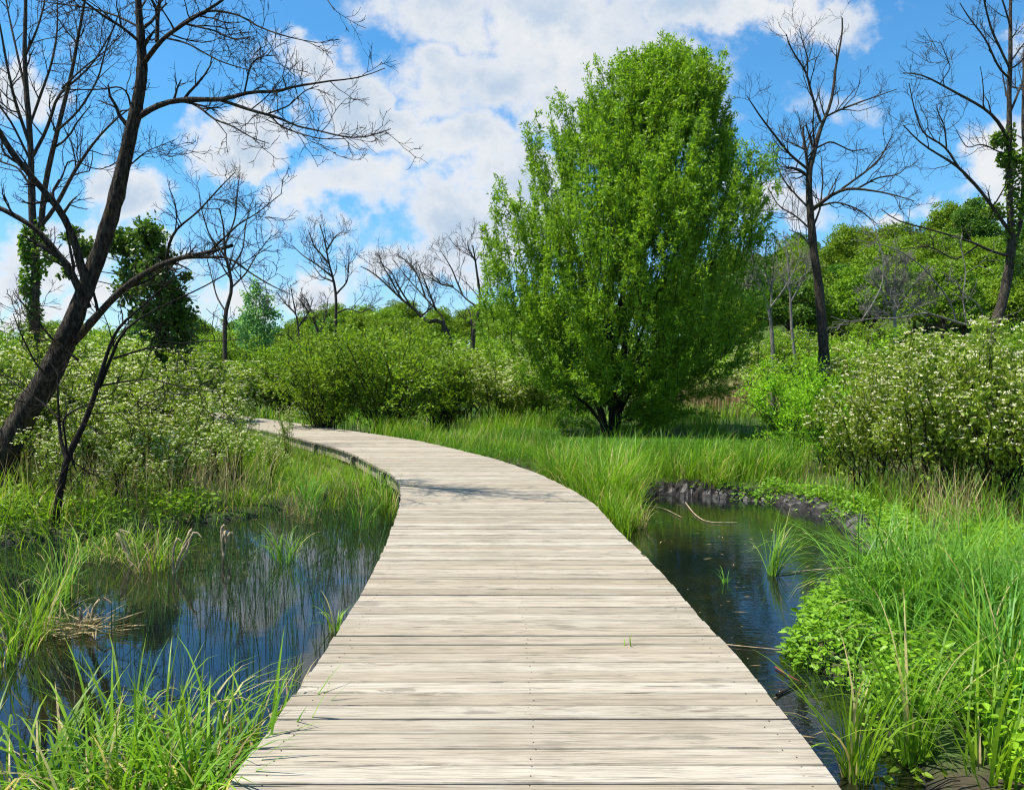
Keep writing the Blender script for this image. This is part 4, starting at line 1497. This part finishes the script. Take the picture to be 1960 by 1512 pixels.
# horsetails: upright dark stems with whorls
mb = MB()
r = scatter(7500, -3, 9, 13.9, 21.0, lambda x, y: land(x, y) & off_deck_r(x, y, .3) & clumpy(x, y, .6, -.22))
cap = lambda r_: np.where((r_[:, 0] > 1.2) & (r_[:, 0] < 5.0), np.clip(2.10 - .0945 * r_[:, 1], .14, 1), np.clip(2.2 - .085 * r_[:, 1], .3, 1))
hl = np.minimum(hv(r, .64, .7, 1.0), cap(r))
blades(mb, r, hl, .008, .05, .08, 3, jl=.12)
k = len(r)
for hgt in (.25, .35, .45, .55, .65, .75, .85):
    for q in range(2):
        pos = r + np.stack([np.zeros(k), np.zeros(k), hgt * hl], 1) + rng.normal(0, .006, r.shape)
        a = rng.uniform(0, 2 * PI, k)
        leaves(mb, pos, np.stack([np.cos(a), np.sin(a), np.full(k, .6)], 1), .085, .009, .3, .5)
stuff(mb, 'horsetail_bed', 'bed of upright dark green horsetails around the willow foot', M_HORSETAIL, 'horsetails')

mb = MB()
r = scatter(900, -4, 9, 11, 21, lambda x, y: land(x, y) & off_deck_r(x, y, .2) & clumpy(x + 9, y, .8, .12))
blades(mb, r, np.minimum(hv(r, .6), cap(r)), .008, .4, .5, 4)
stuff(mb, 'dry_grass', 'scattered tan dead blades among the grass right of the boardwalk', M_STRAW, 'dry grass')
mb = MB()
r = scatter(10000, -12, 14, 20.5, 35, lambda x, y: off_deck_r(x, y, .1) & ((x < 1.) | (x > 5) | (y > 23.4)))
blades(mb, r, hv(r, .50), .016, .25, .6, 3)
stuff(mb, 'marsh_grass', 'rough grass under the bushes beyond the boardwalk', M_GRASS)

# left thicket floor
mb = MB()
r = scatter(11500, -12, -.9, 9.0, 20, lambda x, y: (sdf(x, y) > -.3) & off_deck_l(x, y, .05) & clumpy(x, y, .9, -.75))
near_d = sstep(.2, 2.4, xl(r[:, 1]) - r[:, 0])
blades(mb, r, hv(r, .56) * (.45 + .55 * near_d), .011, .3, .75, 5)
r = scatter(3200, -6, -.9, 9.6, 17, lambda x, y: (sdf(x, y) > -.5) & off_deck_l(x, y, .04) & (x > xl(y) - 2.6))
blades(mb, r, hv(r, .40), .010, .3, .8, 5)
stuff(mb, 'marsh_grass', 'green grass at the water edge under the left shrubs', M_GRASS)
mb = MB()
r = scatter(4600, -12, -1.5, 10, 20, lambda x, y: (sdf(x, y) > .25) & off_deck_l(x, y, 1.3) & clumpy(x, y, .7, -.15))
blades(mb, r, .85, .007, .35, .35, 4)
stuff(mb, 'dry_grass', 'dry tan stalks standing among the left shrubs', M_STRAW, 'dry grass')

# thin reeds standing in the left pond
mb = MB()
r = scatter(2000, -6.5, -.6, 4.3, 11, lambda x, y: (sdf(x, y) < 0) & off_deck_l(x, y, .02) & (rng.random(x.shape) < sstep(3.4, 7.5, y) * (.35 + .65 * sstep(-4.6, -2.0, x))))
r[:, 2] = WATER_Z - .03
blades(mb, r, .42, .0052, .12, .25, 4)
stuff(mb, 'reed_stems', 'thin dark reeds standing in the left pond', M_REED, 'reeds')

# right bank: tall sedge, herbs and straw
right_bank = lambda x, y: (sdf(x, y) > .34 + .45 * sstep(6.0, 7.4, y)) & (x > 1.2)
mb = MB()
r = scatter(9500, 1.7, 6.4, 3.0, 8.0, lambda x, y: right_bank(x, y) & clumpy(x, y, .9, -.30))
blades(mb, r, hv(r, .68), .012, .33, .95, 7)
r = scatter(4200, 3.0, 9.0, 7.0, 12.5, lambda x, y: right_bank(x, y) & clumpy(x, y, .9, -.15))
blades(mb, r, hv(r, .60), .011, .33, .9, 5)
stuff(mb, 'sedge_bank', 'long arching bluish green sedge covering the right bank', M_SEDGE_COOL, 'sedge')
mb = MB()
r = scatter(1000, 2.6, 7.5, 7.2, 11.5, lambda x, y: right_bank(x, y) & clumpy(x + 3, y, .8, .0))
blades(mb, r, .55, .007, .5, .5, 4)
r = scatter(420, 3.2, 6.4, 8.6, 11.5, lambda x, y: right_bank(x, y) & inpx(x, y, 1690, 1860))
blades(mb, r, .75, .007, .35, .3, 4)
stuff(mb, 'dry_grass', 'pale dry grass below the flowering shrubs on the right bank', M_STRAW, 'dry grass')


def herbs(name, label, r, n_leaf, L, mat=None, hgt=(.05, .25)):
    mb_ = MB()
    p = np.repeat(r, n_leaf, 0)
    p[:, 2] += rng.uniform(hgt[0], hgt[1], len(p))
    p[:, :2] += rng.normal(0, .05, (len(p), 2))
    d = rng.standard_normal((len(p), 3))
    d[:, 2] *= .35
    leaves6(mb_, p, d, L, L * .5, 1.4, .6)
    st = r.copy()
    blades(mb_, st, hgt[1], .006, .1, .1, 2)
    return stuff(mb_, name, label, mat or M_HERB, 'herbs')


r = scatter(900, 1.4, 6.5, 3.0, 13, lambda x, y: (sdf(x, y) > -.05) & (sdf(x, y) < .5) & (x > 1.3) & clumpy(x, y, 1.2, -.15))
herbs('bank_herbs', 'bright yellow green young leaves along the right mud bank', r, 9, .065)
r = scatter(1500, 1.7, 6, 3.2, 8.5, lambda x, y: right_bank(x, y) & (sdf(x, y) > .2) & clumpy(x - 4, y + 2, 1.1, .0))
herbs('bank_herbs', 'fresh narrow leaves growing through the right sedge', r, 9, .06, M_LIME, (.05, .36))
r = scatter(1500, -11, -1.2, 9.3, 16, lambda x, y: (sdf(x, y) > -.05) & off_deck_l(x, y, 1.5) & clumpy(x, y, 1., -.1))
herbs('bank_herbs', 'small green leaves along the left water edge', r, 8, .075, M_GREENBUSH, (.05, .36))

def floating():
    mb_ = MB()
    r_ = scatter(190, -6, 4.2, 3.5, 13, lambda x, y: (sdf(x, y) < -.02) & (sdf(x, y) > -1.4) & ((x < xl(y)) | (x > xr(y))))
    r_[:, 2] = WATER_Z + .004
    d_ = rng.standard_normal(r_.shape)
    d_[:, 2] = 0
    big = rng.random(len(r_)) ** 3
    leaves(mb_, r_, d_, .02 + .14 * big, .010 + .006 * big, 3., .2)
    stuff(mb_, 'floating_litter', 'scattered tan leaf scraps floating on the ponds', M_STRAW, 'floating litter')


floating()

# ------------------------------------------------------------------ mud bank along the right pond
def mud():
    pts = [(1205, 947), (1250, 942), (1330, 944), (1420, 952), (1500, 962), (1580, 980), (1640, 1004), (1690, 1040), (1672, 1085)]
    w = np.array([G(a, b, WATER_Z)[:2] for a, b in pts])
    q, _ = resample(np.column_stack([w, np.zeros(len(w))]), np.ones(len(w)), 110)
    tg = np.gradient(q[:, :2], axis=0)
    nv = np.stack([-tg[:, 1], tg[:, 0]], 1)
    nv /= np.linalg.norm(nv, axis=1, keepdims=True)
    rows = []
    K = 13
    lump = np.convolve(rng.normal(0, 1, 140), np.ones(7) / 7, 'same')[15:125]
    for i in range(110):
        ring = []
        wd = .30 + .10 * lump[i]
        ht = .15 + .06 * lump[i] + .02 * rng.normal()
        for k in range(K):
            t = k / (K - 1) * 2 - 1
            z = WATER_Z - .08 + (ht + .08) * max(0, 1 - t * t) ** .6 + rng.normal(0, .012)
            xy = q[i, :2] + nv[i] * (t * wd + rng.normal(0, .012))
            ring.append((xy[0], xy[1], z))
        rows.append(ring)
    V = np.array(rows)
    i = np.arange(109)[:, None] * K
    j = np.arange(K - 1)[None]
    Q = np.stack([i + j, i + K + j, i + K + j + 1, i + j + 1], -1).reshape(-1, 4)
    struct(MB().add(V, Q).build('mud_bank', M_MUD))


mud()

# ------------------------------------------------------------------ tussocks: each one a thing
TG = 'sedge tussocks standing in the water'


def tussock(px, py, n, L, wd, spread, label, mat=M_SEDGE, lean=.25, droop=.85, dry=0, z=WATER_Z, head=None, group=TG, name='sedge_tussock'):
    c = G(px, py, z)
    root = thing(name, label, 'grass tuft', c, group)
    n = int(n * (1.5 if py < 1440 else 1.05))
    wd = wd * (1.3 if py < 1440 else 1.6)
    a = rng.uniform(0, 2 * PI, n)
    rr = spread * np.sqrt(rng.random(n))
    r_ = np.column_stack([c[0] + rr * np.cos(a), c[1] + rr * np.sin(a), np.full(n, z - .04)])
    hd = None if head is None else rng.normal(head, .7, n)
    if head is None: hd = a + rng.normal(0, .8, n)
    blades(MB_ := MB(), r_, L, wd, lean, droop, 7, hd)
    MB_.build('blades', mat, root, off=c)
    if dry:
        k = int(dry)
        a = rng.uniform(0, 2 * PI, k)
        rr = spread * np.sqrt(rng.random(k)) * 1.2
        r_ = np.column_stack([c[0] + rr * np.cos(a), c[1] + rr * np.sin(a), np.full(k, z - .03)])
        blades(DB := MB(), r_, L * .7, wd * .9, .6, .6, 5)
        DB.build('dead_blades', M_STRAW, root, off=c)
    return root


tussock(40, 1600, 130, .70, .0105, .40, 'sedge tussock at the bottom left corner', dry=16, lean=.3, droop=1.05)
tussock(180, 1590, 120, .66, .0105, .36, 'sedge tussock in the foreground left of the tallest one', dry=24, lean=.3, droop=1.0)
tussock(300, 1545, 120, .70, .0105, .30, 'tall sedge tussock in the middle of the foreground left row', dry=14, lean=.28, droop=1.0)
tussock(420, 1555, 150, .66, .0110, .32, 'dense sedge tussock close to the boardwalk in the foreground', dry=60, lean=.3, droop=1.0)
tussock(480, 1470, 60, .56, .0095, .18, 'sedge tussock leaning its blades over the boardwalk boards', dry=40, head=.2)
tussock(250, 1680, 110, .66, .0110, .36, 'sedge tussock cut by the bottom edge of the picture', dry=40)
tussock(60, 1220, 60, .62, .0085, .16, 'upright sedge tussock in the left pond near the left edge', dry=10)
tussock(110, 1150, 46, .60, .0085, .14, 'bluish sedge tussock behind the drifted straw clump', M_SEDGE_COOL)
tussock(20, 1260, 40, .55, .0085, .16, 'small sedge tuft at the left edge above the foreground row')
tussock(300, 1090, 60, .55, .0080, .22, 'green and tan tussock among the dead stalks', dry=60)
tussock(230, 1070, 46, .50, .0080, .22, 'tussock left of the dead stalks', dry=60)
tussock(170, 1070, 40, .48, .0080, .18, 'sparse green tuft below the small crooked tree', dry=26)
tussock(545, 1075, 42, .50, .0080, .14, 'cool green tuft in open water near the boardwalk', M_SEDGE_COOL)
tussock(745, 1000, 70, .62, .0085, .14, 'dark green tuft against the inner bend of the boardwalk', M_GRASS)
tussock(690, 1010, 40, .55, .0085, .18, 'arching tuft just left of the inner bend', M_SEDGE_COOL)
tussock(590, 1000, 30, .45, .0080, .14, 'low grey tuft of dead and green blades', M_SEDGE_COOL, dry=50)
tussock(565, 985, 12, .45, .0080, .18, 'heap of dead straw at the marsh edge', M_GRASS, dry=110)
tussock(640, 1210, 12, .32, .0090, .04, 'few grass blades touching the left boardwalk edge')
tussock(1478, 1100, 46, .62, .0070, .05, 'arching sedge tuft alone in the right pond', M_SEDGE, .35, .75, head=.3)
tussock(1388, 1115, 9, .20, .0050, .03, 'tiny grass sprout in the right pond', M_SEDGE_COOL)
tussock(1640, 1490, 46, .70, .0095, .07, 'upright sedge tuft in the water at lower right', M_SEDGE, .2, .6)
tussock(1745, 1460, 60, .80, .0100, .08, 'tall sedge tuft above the floating leaves', M_SEDGE, .18, .5)
tussock(1900, 1530, 60, .80, .0110, .12, 'sedge tuft cut by the bottom right corner', M_SEDGE, .3, .8)
tussock(1215, 1010, 40, .50, .0070, .16, 'tuft of tan and green grass where the pond meets the boardwalk', M_GRASS, dry=70)
tussock(1150, 960, 90, .62, .0090, .25, 'bright tuft overhanging the right boardwalk edge', M_SEDGE, dry=10, z=-.36)
tussock(1080, 925, 80, .60, .0090, .25, 'grass tuft at the outer bend of the boardwalk', M_SEDGE, dry=10, z=-.36)

for k in range(14):
    y = rng.uniform(10.5, 16.5)
    x = float(xr(y)) + rng.uniform(.25, 1.6 if y < 13 else 4.5)
    if sdf(np.array([x]), np.array([y]))[0] < .1: continue
    tussock(980 + 1470 * x / y, 705 + 1470 * (CAM_H + .34) / y, int(rng.uniform(60, 100)), rng.uniform(.65, .95), .010, rng.uniform(.2, .35), 'bright grass tussock among the horsetails right of the boardwalk bend', [M_SEDGE, M_GRASS][k % 2], .28, .8, z=-.34, group='grass tussocks by the boardwalk bend', dry=8)
for k in range(26):
    px_ = 1050 + 470 * (k + rng.uniform(-.4, .4)) / 25
    py_ = rng.uniform(905, 932) if px_ > 1180 else rng.uniform(890, 940)
    tussock(px_, py_, int(rng.uniform(40, 70)), rng.uniform(.6, .95), .0095, rng.uniform(.18, .34), 'bright tall grass tussock on the ground behind the far mud bank', [M_SEDGE, M_GRASS, M_SEDGE_COOL][k % 3], .22, .65, z=-.34, group='grass tussocks behind the mud bank', dry=5)
for k in range(16):
    while True:
        x, y = rng.uniform(1.9, 5.2), rng.uniform(3.4, 8.5)
        if sdf(np.array([x]), np.array([y]))[0] > .5 + .4 * (y > 6.3) and x / y < .72: break
    px_, py_ = 980 + 1470 * x / y, 705 + 1470 * (CAM_H + .36) / y
    tussock(px_, py_, int(rng.uniform(45, 80)), rng.uniform(.65, .9), .010, rng.uniform(.10, .2), 'arching sedge tussock in the dense growth of the right bank', [M_SEDGE, M_SEDGE_COOL][k % 2], .3, .95, z=-.36, group='sedge tussocks of the right bank')

for (px_, py_) in [(560, 925), (610, 935), (655, 948), (700, 960), (520, 950), (590, 965), (640, 975), (470, 975), (735, 965), (690, 935)]:
    tussock(px_, py_, int(rng.uniform(36, 60)), rng.uniform(.42, .62), .0085, rng.uniform(.14, .26), 'short sedge tussock at the water edge inside the boardwalk bend', [M_SEDGE, M_GRASS, M_SEDGE_COOL][int(rng.integers(3))], .25, .7, dry=14, group='sedge tussocks inside the boardwalk bend')

# grass sprouting between two deck boards
sp = G(1206, 1236, 0.0)
root = thing('grass_sprout', 'single small grass sprout growing between boards of the deck', 'grass tuft', sp)
mb = MB()
blades(mb, np.array([[sp[0], sp[1], -.02], [sp[0] + .006, sp[1], -.02], [sp[0] - .035, sp[1], -.02], [sp[0] + .01, sp[1], -.02]]), np.array([.12, .10, .09, .07]), .008, .25, .35, 5)
mb.build('blades', M_SEDGE, root, off=sp)

# dead cattail stubs and driftwood
def sticks(name, label, cat, px, z, rad, mat, group=None):
    pts = [G(a, b, zz) if d is None else P(a, b, d) for (a, b, zz, d) in [(q + (None,) if len(q) == 3 else q) for q in px]]
    c = pts[0]
    root = MB()
    q, r_ = resample(pts, np.linspace(rad, rad * .5, len(pts)), 12)
    tube(root, q, r_, 6, .08)
    o = root.build(name, mat, None, True, c)
    o.location = tuple(c)
    return tag(o, label, cat, group)


def pxline(z, pts):
    return [(a, b, z) for a, b in pts]


sticks('fallen_reed', 'bent pale reed lying on the right pond below the mud bank', 'reed', pxline(WATER_Z + .015, [(1312, 962), (1330, 985), (1352, 1000), (1410, 1000)]), 0, .010, M_LITTER)
sticks('fallen_reed', 'long straw reed arching out from the bank tuft over the pond', 'reed', pxline(WATER_Z + .02, [(1185, 985), (1230, 965), (1270, 972), (1305, 990)]), 0, .009, M_LITTER)
sticks('fallen_reed', 'straight straw reed floating behind the lone sedge tuft', 'reed', pxline(WATER_Z + .012, [(1490, 1098), (1560, 1090), (1660, 1084)]), 0, .008, M_LITTER)
sticks('fallen_reed', 'thin reed floating from the boardwalk to the right bank', 'reed', pxline(WATER_Z + .012, [(1388, 1233), (1440, 1238), (1505, 1244)]), 0, .005, M_LITTER)
sticks('fallen_twig', 'reddish twig lying on the water by the right bank', 'twig', pxline(WATER_Z + .012, [(1484, 1276), (1505, 1290), (1530, 1303)]), 0, .006, plain_mat('red_twig', (.09, .022, .014), (.20, .06, .035)))
sticks('fallen_twig', 'dark twig in the water below the reddish twig', 'twig', pxline(WATER_Z + .012, [(1486, 1330), (1510, 1318), (1535, 1306)]), 0, .009, M_BARK_SMALL)


def stub(px, py, h, lean, rad, label, n=3):
    c = G(px, py, WATER_Z)
    root = thing('dead_stalk', label, 'dead stalk', c, 'broken dead stalks in the left pond')
    for k in range(n):
        a = rng.normal(lean, .18)
        top = c + np.array([math.sin(a) * h, rng.normal(0, .05), math.cos(a) * h]) * rng.uniform(.6, 1.)
        q, r_ = resample([c + rng.normal(0, .03, 3) * [1, 1, 0] - [0, 0, .05], (c + top) / 2 + rng.normal(0, .02, 3), top, top + [rng.normal(.05, .04), 0, -rng.uniform(.02, .12)]], [rad, rad, rad * .9, rad * .4], 10)
        tube(MB_ := MB(), q, r_, 5, .12)
        MB_.build('stalk', M_LITTER, root, True, c)
    return root


stub(428, 1062, .40, .05, .018, 'broken tan stalk bent over in the middle of the left pond', 4)
stub(335, 1095, .55, .30, .014, 'leaning pair of tan dead stalks beside the green and tan tussock', 4)
stub(255, 1080, .45, -.45, .014, 'tan stalks slanting down into the water left of the pair', 4)
stub(165, 1200, .28, .1, .012, 'short broken stalk standing in the drifted straw clump', 2)

# drifted straw clump
c = G(150, 1210, WATER_Z)
root = thing('straw_clump', 'low clump of drifted brown straw in the left pond', 'straw clump', c)
mb = MB()
k = 150
a = rng.uniform(0, 2 * PI, k)
r_ = np.column_stack([c[0] + rng.normal(0, .16, k), c[1] + rng.normal(0, .07, k), c[2] + rng.uniform(-.02, .09, k)])
d = np.stack([np.cos(a), np.sin(a) * .6, rng.normal(.05, .2, k)], 1)
leaves(mb, r_, d, .26, .012, 1., .6)
mb.build('straw', M_STRAW, root, off=c)

# yellow green leaf rosettes floating at lower right
for (px, py, n, sprd, lab) in [(1745, 1462, 90, .17, 'larger yellow green leaf clump in the water at lower right'), (1835, 1462, 40, .09, 'smaller yellow green leaf clump beside the larger one'), (1548, 1255, 110, .14, 'yellow green leaf clump on the tip of the right bank')]:
    c = G(px, py, WATER_Z)
    root = thing('leaf_clump', lab, 'plant', c, 'yellow green leaf clumps on the water')
    mb = MB()
    pos = np.column_stack([c[0] + rng.normal(0, sprd * .6, n), c[1] + rng.normal(0, sprd * .5, n), c[2] + np.abs(rng.normal(0, .05, n)) + .01])
    d = rng.standard_normal((n, 3))
    d[:, 2] *= .3
    leaves6(mb, pos, d, .06, .036, 1.5, .5)
    mb.build('foliage', M_HERB, root, off=c)

# tan reed stand beyond the willow at right
for (px, d, n, lab) in [(1348, 31.5, 460, 'brown stand of dead reeds right of the willow trunk'), (1425, 31.0, 460, 'pale tan stand of dead reeds in front of the lime bush')]:
    x = (px - 980) / 1470 * d
    c = np.array([x, d, ground_at(x, d)])
    root = thing('dead_reed_stand', lab, 'reeds', c, 'dead reed stands right of the willow')
    r_ = np.column_stack([x + rng.normal(0, .75, n), d + rng.normal(0, .5, n), np.full(n, c[2] - .03)])
    blades(MB_ := MB(), r_, 1.45, .022, .18, .25, 4)
    MB_.build('stalks', M_STRAW, root, off=c)

print('objects', len(S.objects), 'tris', sum(len(o.data.polygons) for o in S.objects if o.type == 'MESH'))
